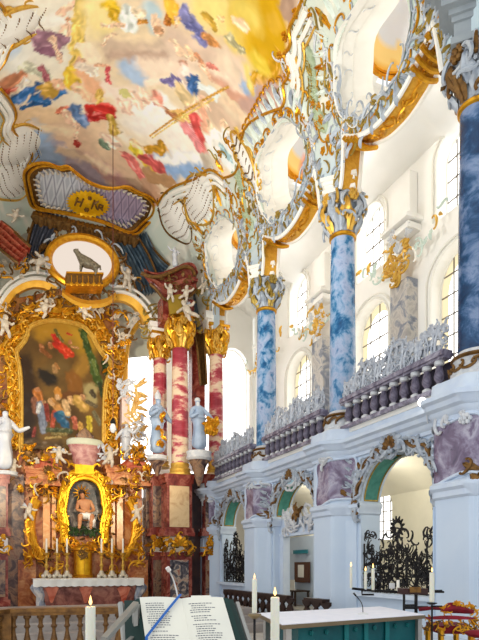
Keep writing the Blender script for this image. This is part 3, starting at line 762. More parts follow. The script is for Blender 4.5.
# =================================================================== THE BLUE COLUMNS OF THE GALLERY
CX = 8.05
def acanthus_capital(mbA, mbB, cx, cy, z, h, r0, r1, nl=8, rad=None):
    """bell with two rows of leaves, corner volutes and flowers"""
    mbA.lathe([(r0*.98, z), (r0*1.02, z+h*.15), (r0*1.12, z+h*.55), (r1*.95, z+h*.85), (r1, z+h*.9)], (cx,cy,0), 16)
    for row, (zz, L, off) in enumerate(((z+.02*h, h*.5, 0), (z+.26*h, h*.55, .5))):
        for i in range(nl):
            q = 2*PI*(i+off)/nl; R = r0*(1.03+.12*row); n = Vector((math.cos(q), math.sin(q), 0)); f = Fr(Vector((cx,cy,zz))+n*R, Vector((-math.sin(q), math.cos(q), 0)), UP)
            leaf(mbA if (i+row) % 2 else mbB, f, 0, 0, L, PI/2, .3, 0, 0, .38)
    for i in range(4):
        q = PI/4+i*PI/2; n = Vector((math.cos(q), math.sin(q), 0)); f = Fr(Vector((cx,cy,z+h*.78))+n*(r1*1.02), n, UP)
        scroll(mbA, f, .02, 0, h*.42, PI/2, 'J', -1, h*.075); scroll(mbB, f, .08, -.02, h*.3, PI/2, 'C', -1, h*.05)
        q2 = i*PI/2; n = Vector((math.cos(q2), math.sin(q2), 0)); f = Fr(Vector((cx,cy,z+h*.82))+n*(r1*.92), Vector((-math.sin(q2), math.cos(q2), 0)), UP)
        rosette(mbB, f, 0, .03, h*.16, 0, 6); 
        for sg in (-1,1): scroll(mbA, f, sg*r1*.45, -.1*h, h*.34, PI/2+sg*.5, 'C', sg, h*.05)
for k in range(3):
    y = YC[k]; zc0, zc1 = 10.05, 11.02; r = .325
    t = thing('gallery_column', ['deep blue marbled column cut by the right edge of the picture', 'blue marbled column between the nearest and the middle gallery bay, with silver and gold capital', 'farthest blue marbled column, slimmest in view, left of the arched gallery windows'][k], 'column', (CX, y, 4.98), 'blue marbled gallery columns')
    mb = MB(); mb.lathe([(.50,4.98),(.50,5.08),(.46,5.12),(.48,5.2),(.43,5.3),(.40,5.34),(.43,5.42),(.43,5.47),(.36,5.52),(.34,5.56)], (CX,y,0), 24)
    b_ = part(t, 'base', mb, M_stucgrey)
    m2 = MB()
    for i in range(14):
        q = 2*PI*i/14; n = Vector((math.cos(q), math.sin(q), 0)); f = Fr(Vector((CX,y,5.27))+n*.45, Vector((-math.sin(q), math.cos(q), 0)), UP)
        scroll(m2, f, 0, 0, .26, random.uniform(-.5,.5), random.choice('CS'), random.choice((-1,1)), .035)
    m2.lathe([(.44,5.40),(.47,5.43),(.44,5.47)], (CX,y,0), 24); part(b_, 'gilding', m2, M_bronze)
    mb = MB(); n = 14
    mb.lathe([(r*(1.03-.12*(i/n)**1.6), 5.55+(zc0-5.6)*i/n) for i in range(n+1)], (CX,y,0), 32)
    part(t, 'shaft', mb, M_bluedeep if k == 0 else M_bluem)
    mb = MB(); mb.lathe([(r*.9,zc0-.1),(r*1.04,zc0-.07),(r*1.06,zc0-.02),(r*.95,zc0+.02)], (CX,y,0), 28); part(t, 'neck_ring', mb, M_gold)
    a, b = MB(), MB(); acanthus_capital(a, b, CX, y, zc0, zc1-zc0, .31, .5)
    for i in range(14):
        q = 2*PI*i/14; n = Vector((math.cos(q), math.sin(q), 0)); f = Fr(Vector((CX,y,zc0+.45))+n*.45, Vector((-math.sin(q), math.cos(q), 0)), UP)
        scroll(b if i % 3 == 0 else a, f, 0, random.uniform(-.3,.35), .34, random.uniform(0,6), random.choice('CS'), 1, .045)
    c_ = part(t, 'capital', a, M_silver); part(c_, 'gilding', b, (M_bronze, M_goldpale, M_olive)[k])
    R = Matrix.Rotation(PI/4, 3, 'Z'); mb = MB()
    if k == 0: sl = [(.85,11.0,.12),(.74,11.12,.28),(.82,11.4,.1),(.92,11.5,.1),(1.16,11.6,.14),(1.26,11.74,.4),(1.4,12.14,.12),(1.56,12.26,.12),(1.8,12.38,.2),(1.98,12.58,.5)]
    else: sl = [(.82,11.0,.09),(.72,11.09,.12),(.80,11.21,.08),(.9,11.29,.10)]
    for (s_, z, h) in sl: mb.box((CX-.03, y, z+h/2), (s_, s_, h), 0, R)
    part(t, 'impost_block', mb, mat('grey moulding', rgb(150,158,163), .6, c2=rgb(138,146,152), scale=3) if k == 0 else M_white, False)

# =================================================================== BALUSTRADES BETWEEN THE COLUMNS
BX = 7.78
prof = [(.06,0),(.095,.02),(.095,.07),(.05,.1),(.06,.13),(.1,.19),(.102,.25),(.075,.36),(.06,.42),(.06,.44),(.095,.46),(.095,.53)]
mbb = MB(); mbb.lathe(prof, (0,0,0), 10)
for i, f_ in enumerate(mbb.f):
    z = sum(mbb.v[j].z for j in f_)/len(f_); mbb.m[i] = 0 if .1 < z < .43 else 1
BAL = None
for k in range(3):
    ya, yb = YC[k]+.5, YC[k+1]-.5
    t = thing('gallery_balustrade', ['gallery balustrade with silver lattice crest above the arch with the large iron grille', 'gallery balustrade with silver lattice crest above the doorway arch', 'farthest gallery balustrade with silver lattice crest, beside the red altar columns'][k], 'balustrade', (BX, YB[k], 4.98), 'gallery balustrades')
    mb = MB(); mb.box((BX, (ya+yb)/2, 5.02), (.26, yb-ya, .08)); part(t, 'plinth', mb, M_balu, False)
    nb = 10
    for i in range(nb):
        y = ya+(yb-ya)*(i+.5)/nb
        if BAL is None:
            BAL = mbb.build('baluster', [M_balu, M_stucgrey]); o = BAL
        else: o = BAL.copy(); COL.objects.link(o)
        o.parent = t; o.location = Vector((BX, y, 5.06))-Vector(t.location)
    mb = MB()
    for (w_, z, h) in ((.2,5.59,.05),(.28,5.64,.06),(.24,5.70,.05)): mb.box((BX, (ya+yb)/2, z+h/2), (w_, yb-ya+.1, h))
    part(t, 'handrail', mb, M_balu, False)
    mb = MB(); mb.box((BX+.2, (ya+yb)/2, 5.32), (.04, yb-ya, .54)); part(t, 'dark_backing', mb, mat('dark violet panel', rgb(58,50,66), .5), False)  # dark sheet added behind the balusters, makes the gaps dark
    f = FnFr(lambda a, b, h=0: Vector((BX-h, a, b)))
    cr = MB(); L = yb-ya
    top = lambda y: 5.75+.40+.16*math.sin((y-ya)/L*PI)+.12*math.sin((y-ya)/L*PI*6)
    yy = np.linspace(ya, yb, 60)
    cr.tube([f.p(y, top(y)) for y in yy], .028, 5); cr.tube([f.p(y, 5.78) for y in yy], .02, 4)
    for i in range(15):
        y = ya+L*(i+.5)/15; H = top(y)-5.75
        scroll(cr, f, y, 5.75+H*.5, H*1.05, PI/2+.35*(-1)**i, 'S' if i % 2 else 'C', (-1)**i, .03)
        scroll(cr, f, y+.05, 5.75+H*.28, .26, random.uniform(0,6), 'C', 1, .022); scroll(cr, f, y-.06, 5.75+H*.72, .26, random.uniform(0,6), 'S', 1, .022)
        for j in range(7): scroll(cr, f, y+random.uniform(-.12,.12), 5.8+H*random.random(), .2, random.uniform(0,6), random.choice('CS'), 1, .027)
        scroll(cr, f, y, top(y)+.04, .24, random.uniform(-.4,.4), 'C', 1, .022)
    ny_, nz_ = int(L/.035), 24; pn = MB(); q = [[Vector((BX+.03, ya+L*i/ny_, 5.75+(top(ya+L*i/ny_)-5.75)*j/nz_)) for j in range(nz_+1)] for i in range(ny_+1)]
    hol = fbm(np.array([[i*.30 for j in range(nz_)] for i in range(ny_)])+k*11, np.array([[j*.36 for j in range(nz_)] for i in range(ny_)]), 2)
    for j_ in (.0, .03): pn.grid([[v+Vector((j_,0,0)) for v in r_] for r_ in q], 0, lambda i, j: hol[i,j] > .44 or j in (0, nz_-1))
    c_ = part(t, 'lattice_crest', cr, mat('pierced silver', rgb(204,209,216), .4, .15, c2=rgb(160,168,182), scale=8))
    part(c_, 'pierced_plate', pn, MATS['pierced silver'])
    la = MB()
    for (s0, s1) in ((.28,.42),(.6,.74)):
        for i in range(9):
            a = ya+L*(s0+(s1-s0)*i/8); la.tube([f.p(a, 5.78), f.p(a+.3, 6.15)], .012, 4); la.tube([f.p(a, 6.15), f.p(a+.3, 5.78)], .012, 4)
    part(c_, 'diaper_lattice', la, M_silver)
# floodlight on the nearest balustrade
t = thing('floodlight', 'small lit floodlight at the foot of the balustrade, right of the nearest bay', 'lamp', onX(423,404,7.55))
p = onX(423,402,7.5); mb = MB(); mb.ell(p+Vector((.06,0,0)), (.1,.09,.09), 10, 8); mb.tube([p+Vector((.06,0,-.05)), p+Vector((.12,0,-.4))], .02, 6); part(t, 'housing', mb, M_stucgrey)
mb = MB(); mb.ell(p+Vector((-.03,0,0)), (.06,.085,.085), 12, 8); part(t, 'lens', mb, emit('floodlight glow', (1,.95,.86,1), 6))

# =================================================================== STUCCO OF THE LOWER WALL
AR = ['arch with the large iron grille', 'doorway arch', 'farthest arch beside the altar columns']
for k, o in enumerate(OPS):
    t = thing('arch_rocaille', 'silver and gold rocaille crown round the '+AR[k], 'stucco', (WX, o.yc, o.zs), 'rocaille crowns of the arches')
    a, b, c = MB(), MB(), MB()
    arc = [(o.yc-(o.hw+.13)*math.cos(q), o.zs-.1+(o.rise+.2)*math.sin(q)) for q in np.linspace(-.15, PI+.15, 60)]
    a.tube([WALLF.p(y, z, .03) for y, z in [(o.yc-(o.hw+.03)*math.cos(q), o.zs+(o.rise+.03)*math.sin(q)) for q in np.linspace(0, PI, 40)]], .045, 6)
    for i, (y, z, g) in enumerate(along(arc, .17)):
        scroll(a if i % 3 else b, WALLF, y, z, .42, g+random.uniform(-.5,.5), 'CS'[i % 2], -1, .055, 0, .03)
        if i % 2 == 0: leaf(c, WALLF, y, z, .26, g+PI/2, .28, 0, .03, .3)
    arc2 = [(o.yc-(o.hw+.42)*math.cos(q), o.zs+(o.rise-.02)*math.sin(q)**.8 if math.sin(q) > 0 else o.zs) for q in np.linspace(.15, PI-.15, 50)]
    for i, (y, z, g) in enumerate(along(arc2, .2)):
        z = min(z, 4.14)
        scroll(a if i % 4 else c, WALLF, y, z, .36, g+random.uniform(-1,1), random.choice('CSJ'), random.choice((-1,1)), .042, 0, .02); scroll(c, WALLF, y, min(z+.16, 4.18), .24, random.uniform(0,6), random.choice('CS'), 1, .03, 0, .02)
        if i % 3 == 0: leaf(b, WALLF, y, z, .24, random.uniform(0,6), .3, 0, .02, .3)
    for sg in (-1,1):                       # ends of the crown turn into scrolls at the impost
        scroll(a, WALLF, o.yc+sg*(o.hw+.12), o.zs-.16, .42, PI/2, 'C', sg, .06, 0, .03)
        for j in range(5): leaf(c if j % 2 else a, WALLF, o.yc+sg*(o.hw+.27), 3.3+.2*j, .22, PI/2-sg*.8, .25, 0, .02, .25)
    shell(a, WALLF, o.yc, o.zs+o.rise+.03, .46, PI/2, 3.4, 11, 0, .06, .24); shell(b, WALLF, o.yc, o.zs+o.rise, .3, PI/2, 2.6, 7, 0, .12, .24)
    rosette(c, WALLF, o.yc, o.zs+o.rise+.02, .13, 0, 6, .1)
    for sg in (-1,1): scroll(a, WALLF, o.yc+sg*.26, o.zs+o.rise, .36, -sg*.5, 'C', sg, .06, 0, .08)
    part(t, 'silver_scrolls', a, M_silver); part(t, 'brown_gilt_scrolls', b, M_bronze); part(t, 'leaves', c, M_silver)
    # coffers painted sea green in the soffit of the arch
    for nm, (q0, q1) in enumerate(((.1, 1.3), (2.36, 3.02))):
        q0_, q1_ = q0, q1; g = MB(); rows = [[Vector((x, o.yc+(o.hw-.012)*math.cos(q), o.zs+(o.rise-.012)*math.sin(q))) for x in (WX+.08, WX+.46)] for q in np.linspace(q0_, q1_, 18)]
        g.grid(rows); tt = thing('soffit_panel', 'sea green panel %s of the ' % (('on the left inner curve', 'on the right inner curve')[nm])+AR[k], 'panel', rows[0][0], 'green arch panels'); part(tt, 'field', g, M_teal)
        e = MB(); lp = [r_[0] for r_ in rows]+[r_[1] for r_ in reversed(rows)]; e.tube(lp, .022, 5, closed=True); part(tt, 'gilt_border', e, M_olive)
# purple marbled cartouches on the piers
for k in range(4):
    y = YC[k]-.05
    shp = [(-.62,3.22),(-.3,3.3),(.1,3.22),(.42,3.12),(.62,3.15),(.6,3.5),(.5,3.8),(.6,4.1),(.52,4.28),(.2,4.2),(-.2,4.25),(-.5,4.3),(-.6,4.05),(-.5,3.75),(-.6,3.45)]
    if k == 3: shp = [(a*.5, b) for a, b in shp]; y -= .35
    if k in (1, 2): y -= .33
    shp = smooth_poly(shp, 2)
    nm = ['purple marbled wall panel at the right edge above the pier', 'purple marbled wall panel on the pier under the middle blue column', 'pink purple marbled wall panel on the pier under the farthest blue column', 'narrow purple wall panel next to the red altar pedestals'][k]
    t = thing('marbled_panel', nm, 'wall panel', (WX-.4, y, 3.2), 'purple pier panels')
    mb = MB(); cen = WALLF.p(y, 3.72, .04); rim = [WALLF.p(y+a, b, .03) for a, b in shp]
    rows = []
    for s_ in (1, .75, .5, .25, .02): rows.append([WALLF.p(y+a*s_, 3.72+(b-3.72)*s_, .035) for a, b in shp+[shp[0]]])
    mb.grid(rows); part(t, 'field', mb, M_purple)
    mb = MB(); mb.tube([WALLF.p(y+a, b, .035) for a, b in shp], .03, 6, closed=True); part(t, 'frame', mb, M_bluemold)
    mb = MB()
    for j in range(5): scatter(mb, WALLF, [(y-.42+random.uniform(-.14,.14), 3.26+random.uniform(-.06,.16))], .26, .035, (0,), .05, 'LLCS')
    part(t, 'gilt_leaf', mb, M_bronze)
    mb = MB()
    for j in range(8): scatter(mb, WALLF, [(y+random.uniform(-.35,.45), 4.26+random.uniform(-.08,.08))], .28, .04, (0,), .05, 'SCLR')
    part(t, 'stucco_crest', mb, M_stucgrey)
# transom of rocaille over the doorway
o = OPS[1]; f = FnFr(lambda a, b, h=0: Vector((WX+.2-h, a, b)))
mb = MB()
mb.box((WX+.28, o.yc, 2.85), (.12, 2*o.hw, .5))
for sg in (-1,1): mb.box((WX+.28, o.yc+sg*(o.hw-.12), 1.3), (.2, .26, 2.6))
mb.box((WX+.28, o.yc, 2.6), (.24, 2*o.hw, .09)); struct(mb.build('door_frame', M_bluemold, smooth=False))
t = thing('transom_rocaille', 'openwork rocaille filling the doorway arch above the lintel', 'stucco', (WX+.3, o.yc, 2.6))
a, b = MB(), MB()
for i in range(34):
    y = o.yc+random.uniform(-1,1)*o.hw*.9; z = 2.7+random.uniform(0,.62)*(1.2-.6*abs(y-o.yc)/o.hw)
    scroll(a, f, y, z, .4, random.uniform(0,6), random.choice('CS'), random.choice((-1,1)), .045, 0, .03)
for i in range(9): leaf(b, f, o.yc+random.uniform(-.2,.2), 3.2+random.uniform(-.15,.1), .28, random.uniform(0,6), .3, 0, .08, .3)
rosette(b, f, o.yc, 3.2, .15, 0, 6, .08); part(t, 'silver_scrolls', a, M_stucgrey); part(t, 'gilt_flower', b, M_bronze)
t = thing('oval_cartouche', 'small pale blue oval cartouche above the doorway arch', 'cartouche', (WX, o.yc, 4.0))
mb = MB(); mb.grid([[WALLF.p(o.yc+.33*s_*math.cos(q), 4.22+.2*s_*math.sin(q), .1+.05*(1-s_)) for q in np.linspace(0,2*PI,25)] for s_ in (1,.6,.05)]); part(t, 'field', mb, mat('sky blue field', rgb(176,214,226), .5))
mb = MB(); mb.tube([WALLF.p(o.yc+.36*math.cos(q), 4.22+.23*math.sin(q), .1) for q in np.linspace(0,2*PI,25)[:-1]], .045, 6, closed=True)
for q in np.linspace(0,2*PI,13)[:-1]: scroll(mb, WALLF, o.yc+.5*math.cos(q), 4.22+.3*math.sin(q), .26, q+PI/2, random.choice('CS'), 1, .04, 0, .05)
part(t, 'frame', mb, M_stucgrey)
# =================================================================== IRON GRILLES
for k in (0, 2):
    o = OPS[k]; f = FnFr(lambda a, b, h=0: Vector((WX+.07-h, a, b)))
    t = thing('iron_grille', ['large black wrought iron grille with scroll crest in the nearest arch', 'black wrought iron grille in the farthest arch beside the altar columns'][k//2], 'grille', (WX+.55, o.yc, 1.05))
    H = 1.28 if k == 0 else 1.45; a = MB(); w_ = o.hw-.03
    top = lambda y: 1.05+H*(.86+.12*math.cos((y-o.yc)/w_*2*PI)+.06*math.cos((y-o.yc)/w_*5*PI))
    fr_ = MB()
    for z in (1.07, 1.42): fr_.tube([f.p(o.yc-w_, z), f.p(o.yc+w_, z)], .018, 5)
    for s_ in np.linspace(-1, 1, 9): fr_.tube([f.p(o.yc+s_*w_, 1.05), f.p(o.yc+s_*w_, top(o.yc+s_*w_)-.05)], .02, 5)
    part(t, 'bars', fr_, M_dark)
    for i in range(270):
        y = o.yc+random.uniform(-1,1)*w_*.93; z = 1.12+random.random()*(top(y)-1.2); scroll(a, f, y, z, random.uniform(.16,.32), random.uniform(0,6), random.choice('CS'), random.choice((-1,1)), .0155, 0, random.uniform(-.03,.03), 4)
    for i in range(60):
        y = o.yc+random.uniform(-1,1)*w_*.93; z = 1.12+random.random()*(top(y)-1.15); leaf(a, f, y, z, .13, random.uniform(0,6), .35, 0, 0, .3)
    part(t, 'scrollwork', a, M_dark)
    c = MB()
    for i in range(13):
        q = 2*PI*i/13; leaf(c, f, o.yc+.1*math.cos(q), 1.05+H*1.12+.1*math.sin(q), .16, q, .3, 0, 0, .2)
        if i < 9: scroll(c, f, o.yc+(i-4)*.14, 1.05+H*(1.06-.012*(i-4)**2), .22, random.uniform(0,6), 'C', 1, .022, 0, 0, 4)
    for sg in (-1,1):
        for i in range(6): scroll(c, f, o.yc+sg*w_*(.8+random.uniform(-.12,.12)), 1.05+H*random.uniform(.9,1.06), .2, random.uniform(0,6), 'C', 1, .02, 0, 0, 4)
    part(t, 'crest', c, M_dark)
# seen through the doorway: notice board, sign, small table
t = thing('notice_board', 'brown framed notice board with a white sheet seen through the doorway', 'notice board', onX(301,584,11.6))
q0, q1 = onX(294,582,11.6), onX(308,562,11.6); y0_, y1_, z0_, z1_ = q1.y, q0.y, q0.z, q1.z
mb = MB(); mb.box((11.66, (y0_+y1_)/2, (z0_+z1_)/2), (.08, y1_-y0_, z1_-z0_)); part(t, 'frame', mb, mat('brown board', rgb(92,58,44), .5), False)
mb = MB(); mb.box((11.61, (y0_+y1_)/2+.02, (z0_+z1_)/2+.05), (.02, (y1_-y0_)*.4, (z1_-z0_)*.62)); part(t, 'sheet', mb, M_white, False)
mb = MB(); mb.box((11.64, (y0_+y1_)/2, (z0_+z1_)/2-.62), (.04,.1,.5)); 
mb = MB(); q0, q1 = onX(293,554,11.6), onX(307,549.5,11.6); mb.box((11.62, (q0.y+q1.y)/2, (q0.z+q1.z)/2), (.04, q0.y-q1.y, q1.z-q0.z)); solo('teal_sign', mb, mat('teal sign', rgb(40,132,148), .5), 'teal strip sign above the notice board in the doorway', 'sign', smooth=False)
mb = MB(); mb.box((11.82, YB[1]+5.8, 1.45), (.12, 3.6, 2.9)); struct(mb.build('wall_passage_screen', M_blue, smooth=False))
t = thing('literature_table', 'dark table with white leaflets seen through the doorway', 'table', (11.3, q0.y-.2, 0))
yq = (q0.y+q1.y)/2
mb = MB(); mb.box((11.3, yq, .62), (.7, 1.5, .06)); part(t, 'table_top', mb, mat('dark wood', rgb(54,36,30), .45, c2=rgb(40,26,22)), False)
for sx in (-.3,.3):
    for sy in (-.68,.68): mb = MB(); mb.box((11.3+sx, yq+sy, .3), (.07,.07,.6)); part(t, 'leg', mb, MATS['dark wood'], False)
mb = MB(); mb.box((11.25, yq+.1, .86), (.03, .55, .42)); mb.box((11.3, yq+.1, .66), (.2,.4,.02)); solo('leaflet_display', mb, M_white, 'white leaflet display standing on the dark table in the doorway', 'leaflets', smooth=False)
# carved wooden pews in front of the arcade wall
M_wood = MATS['dark wood']
for k, (p0, p1) in enumerate(((226, 290), (307, 326))):
    A = onX(p0, 600, 6.9); B = onX(p1, 600, 6.9); y1_, y0_ = A.y, B.y
    t = thing('carved_pew', ['long dark carved pew front with pierced balusters below the farthest pier', 'short dark carved pew front right of the doorway'][k], 'pew', (6.9, (y0_+y1_)/2, 0), 'dark pierced pews')
    mb = MB(); mb.box((6.9, (y0_+y1_)/2, .84), (.2, y1_-y0_, .08)); part(t, 'top_rail', mb, M_wood, False)
    mb = MB(); mb.box((6.9, (y0_+y1_)/2, .1), (.2, y1_-y0_, .2)); part(t, 'bottom_rail', mb, M_wood, False)
    n = max(2, round((y1_-y0_)/.42))
    for i in range(n+1):
        y = y0_+(y1_-y0_)*i/n; mb = MB(); ys_ = [(.20,0),(.2,.12),(.05,.2),(.13,.32),(.16,.38),(.05,.5),(.2,.58),(.2,.66)]
        mb.prism([(6.87, y+w_*(.95), .16+z) for w_, z in ys_]+[(6.87, y-w_*.95, .16+z) for w_, z in reversed(ys_)], (.06,0,0)); part(t, 'pierced_board', mb, M_wood, False)
    mb = MB(); mb.box((7.2, (y0_+y1_)/2, .45), (.4, y1_-y0_, .05)); part(t, 'seat', mb, M_wood, False)
# =================================================================== FIGURES
FIGS = {}
def skin_mesh(name, joints, edges, post=None, sub=2):
    """joints: {key: ((x,y,z), radius)}; one continuous body grown round the skeleton"""
    keys = list(joints); me = bpy.data.meshes.new(name); me.from_pydata([joints[k][0] for k in keys], [(keys.index(a), keys.index(b)) for a, b in edges], [])
    o = bpy.data.objects.new(name, me); COL.objects.link(o)
    o.modifiers.new('skin', 'SKIN'); sv = me.skin_vertices[0].data
    for i, k in enumerate(keys):
        r = joints[k][1]; sv[i].radius = (r, r) if not hasattr(r, '__len__') else r; sv[i].use_root = (i == 0)
    m = o.modifiers.new('sub', 'SUBSURF'); m.levels = sub; m.render_levels = sub
    dg = bpy.context.evaluated_depsgraph_get(); dg.update(); r = bpy.data.meshes.new_from_object(o.evaluated_get(dg))
    bpy.data.objects.remove(o); bpy.data.meshes.remove(me)
    r.materials.clear(); r.polygons.foreach_set('use_smooth', [True]*len(r.polygons))
    if post:
        for v in r.vertices: v.co = post(v.co.copy())
    return r
def robed(seed, arms, lean=0., folds=7):
    rs = random.Random(seed)
    J = {'pelvis': ((0,0,.5),.112), 'chest': ((lean*.4,-.01,.72),.108), 'neckbase': ((lean*.6,-.01,.82),.05), 'neck': ((lean*.7,-.015,.862),.034), 'face': ((lean*.75,-.02,.905),.05), 'crown': ((lean*.8,-.012,.955),.044),
         'knee': ((-lean*.2,-.02,.27),.128), 'hem': ((-lean*.3,0,.02),.15)}
    E = [('pelvis','chest'),('chest','neckbase'),('neckbase','neck'),('neck','face'),('face','crown'),('pelvis','knee'),('knee','hem')]
    for sg, (el, ha) in zip((-1,1), arms):
        a = 'LR'[sg > 0]; J[a+'s'] = ((sg*.1+lean*.55,-.01,.785),.05); J[a+'e'] = (el,.042); J[a+'w'] = (ha,.028); d = Vector(ha)-Vector(el); d.normalize(); J[a+'h'] = (tuple(Vector(ha)+d*.05),.022)
        E += [('neckbase',a+'s'),(a+'s',a+'e'),(a+'e',a+'w'),(a+'w',a+'h')]
    ph = rs.uniform(0,6)
    def post(c):
        if c.z < .62:
            q = math.atan2(c.y, c.x); k = 1+.2*min(1,(.62-c.z)*3)*math.sin(folds*q+ph+c.z*6+1.5*math.sin(3*q)); c.x *= k; c.y *= k
        if c.z > .88 and c.y < -.05 and abs(c.x-lean*.77) < .018: c.y -= .012*max(0, 1-abs(c.z-.905)/.03)
        return c
    return skin_mesh('robed_body', J, E, post)
def putto(pose):
    """pose: left elbow, left hand, right elbow, right hand, left knee, left foot, right knee, right foot, head lean"""
    le, lh, re, rh, lk, lf, rk, rf, hd = pose
    J = {'pelvis': ((0,0,.40),.115), 'belly': ((0,-.015,.5),.125), 'chest': ((0,0,.61),.115), 'neck': ((hd*.3,0,.69),.06), 'face': ((hd*.7,-.015,.79),.098), 'crown': ((hd,.0,.88),.085),
         'Ls': ((-.12,0,.63),.05), 'Le': (le,.056), 'Lh': (lh,.042), 'Rs': ((.12,0,.63),.05), 'Re': (re,.056), 'Rh': (rh,.042),
         'Lt': ((-.07,0,.36),.075), 'Lk': (lk,.072), 'Lf': (lf,.048), 'Rt': ((.07,0,.36),.075), 'Rk': (rk,.072), 'Rf': (rf,.048)}
    E = [('pelvis','belly'),('belly','chest'),('chest','neck'),('neck','face'),('face','crown'),('chest','Ls'),('Ls','Le'),('Le','Lh'),('chest','Rs'),('Rs','Re'),('Re','Rh'),('pelvis','Lt'),('Lt','Lk'),('Lk','Lf'),('pelvis','Rt'),('Rt','Rk'),('Rk','Rf')]
    def post(c):
        if c.z > .72 and c.y < -.08 and abs(c.x-hd*.72) < .03: c.y -= .02*max(0, 1-abs(c.z-.79)/.05)
        return c
    return skin_mesh('putto_body', J, E, post)
PUTTI = [putto(((-.24,-.04,.66),(-.33,-.1,.80),(.22,-.08,.52),(.3,-.16,.60),(-.12,-.14,.22),(-.16,-.02,.03),(.13,-.05,.2),(.2,.06,.05),.02)),
         putto(((-.2,-.1,.5),(-.1,-.2,.55),(.25,0,.68),(.34,-.06,.82),(-.16,-.1,.24),(-.3,.0,.14),(.1,-.12,.2),(.06,.02,.02),-.03)),
         putto(((-.26,.0,.6),(-.38,-.06,.56),(.26,.0,.6),(.38,-.06,.66),(-.1,-.16,.28),(-.1,-.12,.08),(.18,-.08,.24),(.3,.04,.14),.03))]
M_statue = mat('white glazed statue', rgb(212,214,218), .35, c2=rgb(188,194,206), scale=5)
M_ivory = mat('ivory putto', rgb(208,198,182), .4, c2=rgb(186,172,152), scale=6)
M_bluewhite = mat('blue white statue', rgb(170,188,212), .35, c2=rgb(136,158,188), scale=5)
for m_ in PUTTI: m_.materials.append(M_ivory)
WING = MB()
for sg in (-1, 1):
    f = Fr((sg*.05,.08,.62), (sg,0,0), (0,.25,1)) if sg > 0 else Fr((-.05,.08,.62), (-1,0,0), (0,.25,1))
    for i in range(4): leaf(WING, f, 0, 0, .30-.03*i, .9-.3*i, .2, 0, .01*i, .1)
wing_me = None
def A(px, py, Y): return onY(px, py, Y)
def make_putto(px, py, Y, hpx, var, label, rz=0., tilt=0., m=None, wings=None, group='white putti of the altar'):
    """a putto whose feet are at the pixel's place on the plane Y, hpx pixels tall"""
    global wing_me
    s = hpx*spx(Y, px)/.97
    me = PUTTI[var] if m is None else PUTTI[var].copy()
    if m is not None: me.materials.clear(); me.materials.append(m)
    o = bpy.data.objects.new('putto', me); COL.objects.link(o); o.location = A(px, py, Y); o.scale = (s,s,s); o.rotation_euler = (0, tilt, rz); tag(o, label, 'putto', group)
    if wings if wings is not None else var == 2:
        if wing_me is None: w = WING.build('wings', [M_statue]); wing_me = w.data; w.parent = o
        else: w = bpy.data.objects.new('wings', wing_me); COL.objects.link(w); w.parent = o
    return o
PXF = {}
def pxf(Y, px=85):
    S = spx(Y, px); return FnFr(lambda a, b, h=0: onY(a, -b, Y)+Vector((0, -h*S, 0)), S)
def slab(mb, poly, Y, d, mi=0): mb.prism([A(x, y, Y) for x, y in poly], (0, d, 0), mi)
def rect(mb, x0, y0, x1, y1, Y, d, mi=0):
    p, q = A(x0, y1, Y), A(x1, y0, Y); xm = (x0+x1)/2; zb, zt = A(xm, y1, Y).z, A(xm, y0, Y).z
    mb.box(((p.x+q.x)/2, Y+d/2, (zb+zt)/2), (q.x-p.x, d, zt-zb), mi)
def orn(mb, Y, pts, size, r, kinds='CSLJ', mis=(0,), h=0., px=85): scatter(mb, pxf(Y, px), [(x, -y) for x, y in pts], size, r, mis, h, kinds)
def along_px(pts, step): return [(x, y) for x, y, g in along(pts, step)]

# =================================================================== HIGH ALTAR: PAINTING AND FRAME
YP = 22.6
OUT = [(22,449),(22,420),(22,392),(21,372),(18,357),(17,351),(23,345),(28,337),(29,329),(36,324),(50,321),(66,322),(82,326),(91,335),(97,347),(103,356),(110,362),(111,370),(106,379),(104,392),(103,420),(103,449)]
OUTs = smooth_poly(OUT, 1, False)
mb = MB()
P0, P1 = A(14, 452, YP), A(114, 318, YP)
nx, nz = 190, 210
G = [[Vector((P0.x+(P1.x-P0.x)*i/nx, YP, P0.z-.1+(P1.z+.1-P0.z)*j/nz)) for j in range(nz+1)] for i in range(nx+1)]
opl = [(A(x,y,YP).x, A(x,y,YP).z) for x, y in OUTs]
gx = np.array([[g.x for g in r_] for r_ in G]); gzz = np.array([[g.z for g in r_] for r_ in G]); ins = inpoly(gx, gzz, opl)
mb.grid(G, 0, lambda i, j: ins[i,j] or ins[i+1,j+1] or ins[i,j+1] or ins[i+1,j])
X_, Z_ = gx.ravel(), gzz.ravel(); S = spx(YP, 65)
C = np.tile(np.array(rgb(112,82,38)), (len(X_),1)); nn = fbm(X_*1.2, Z_*1.2); mixc(C, (nn-.5)*3, rgb(150,110,48)); mixc(C, (.45-nn)*3, rgb(70,48,26))
wx_ = X_+.06*(fbm(X_*4, Z_*4+3, 3)-.5); wz_ = Z_+.06*(fbm(X_*4+9, Z_*4, 3)-.5)
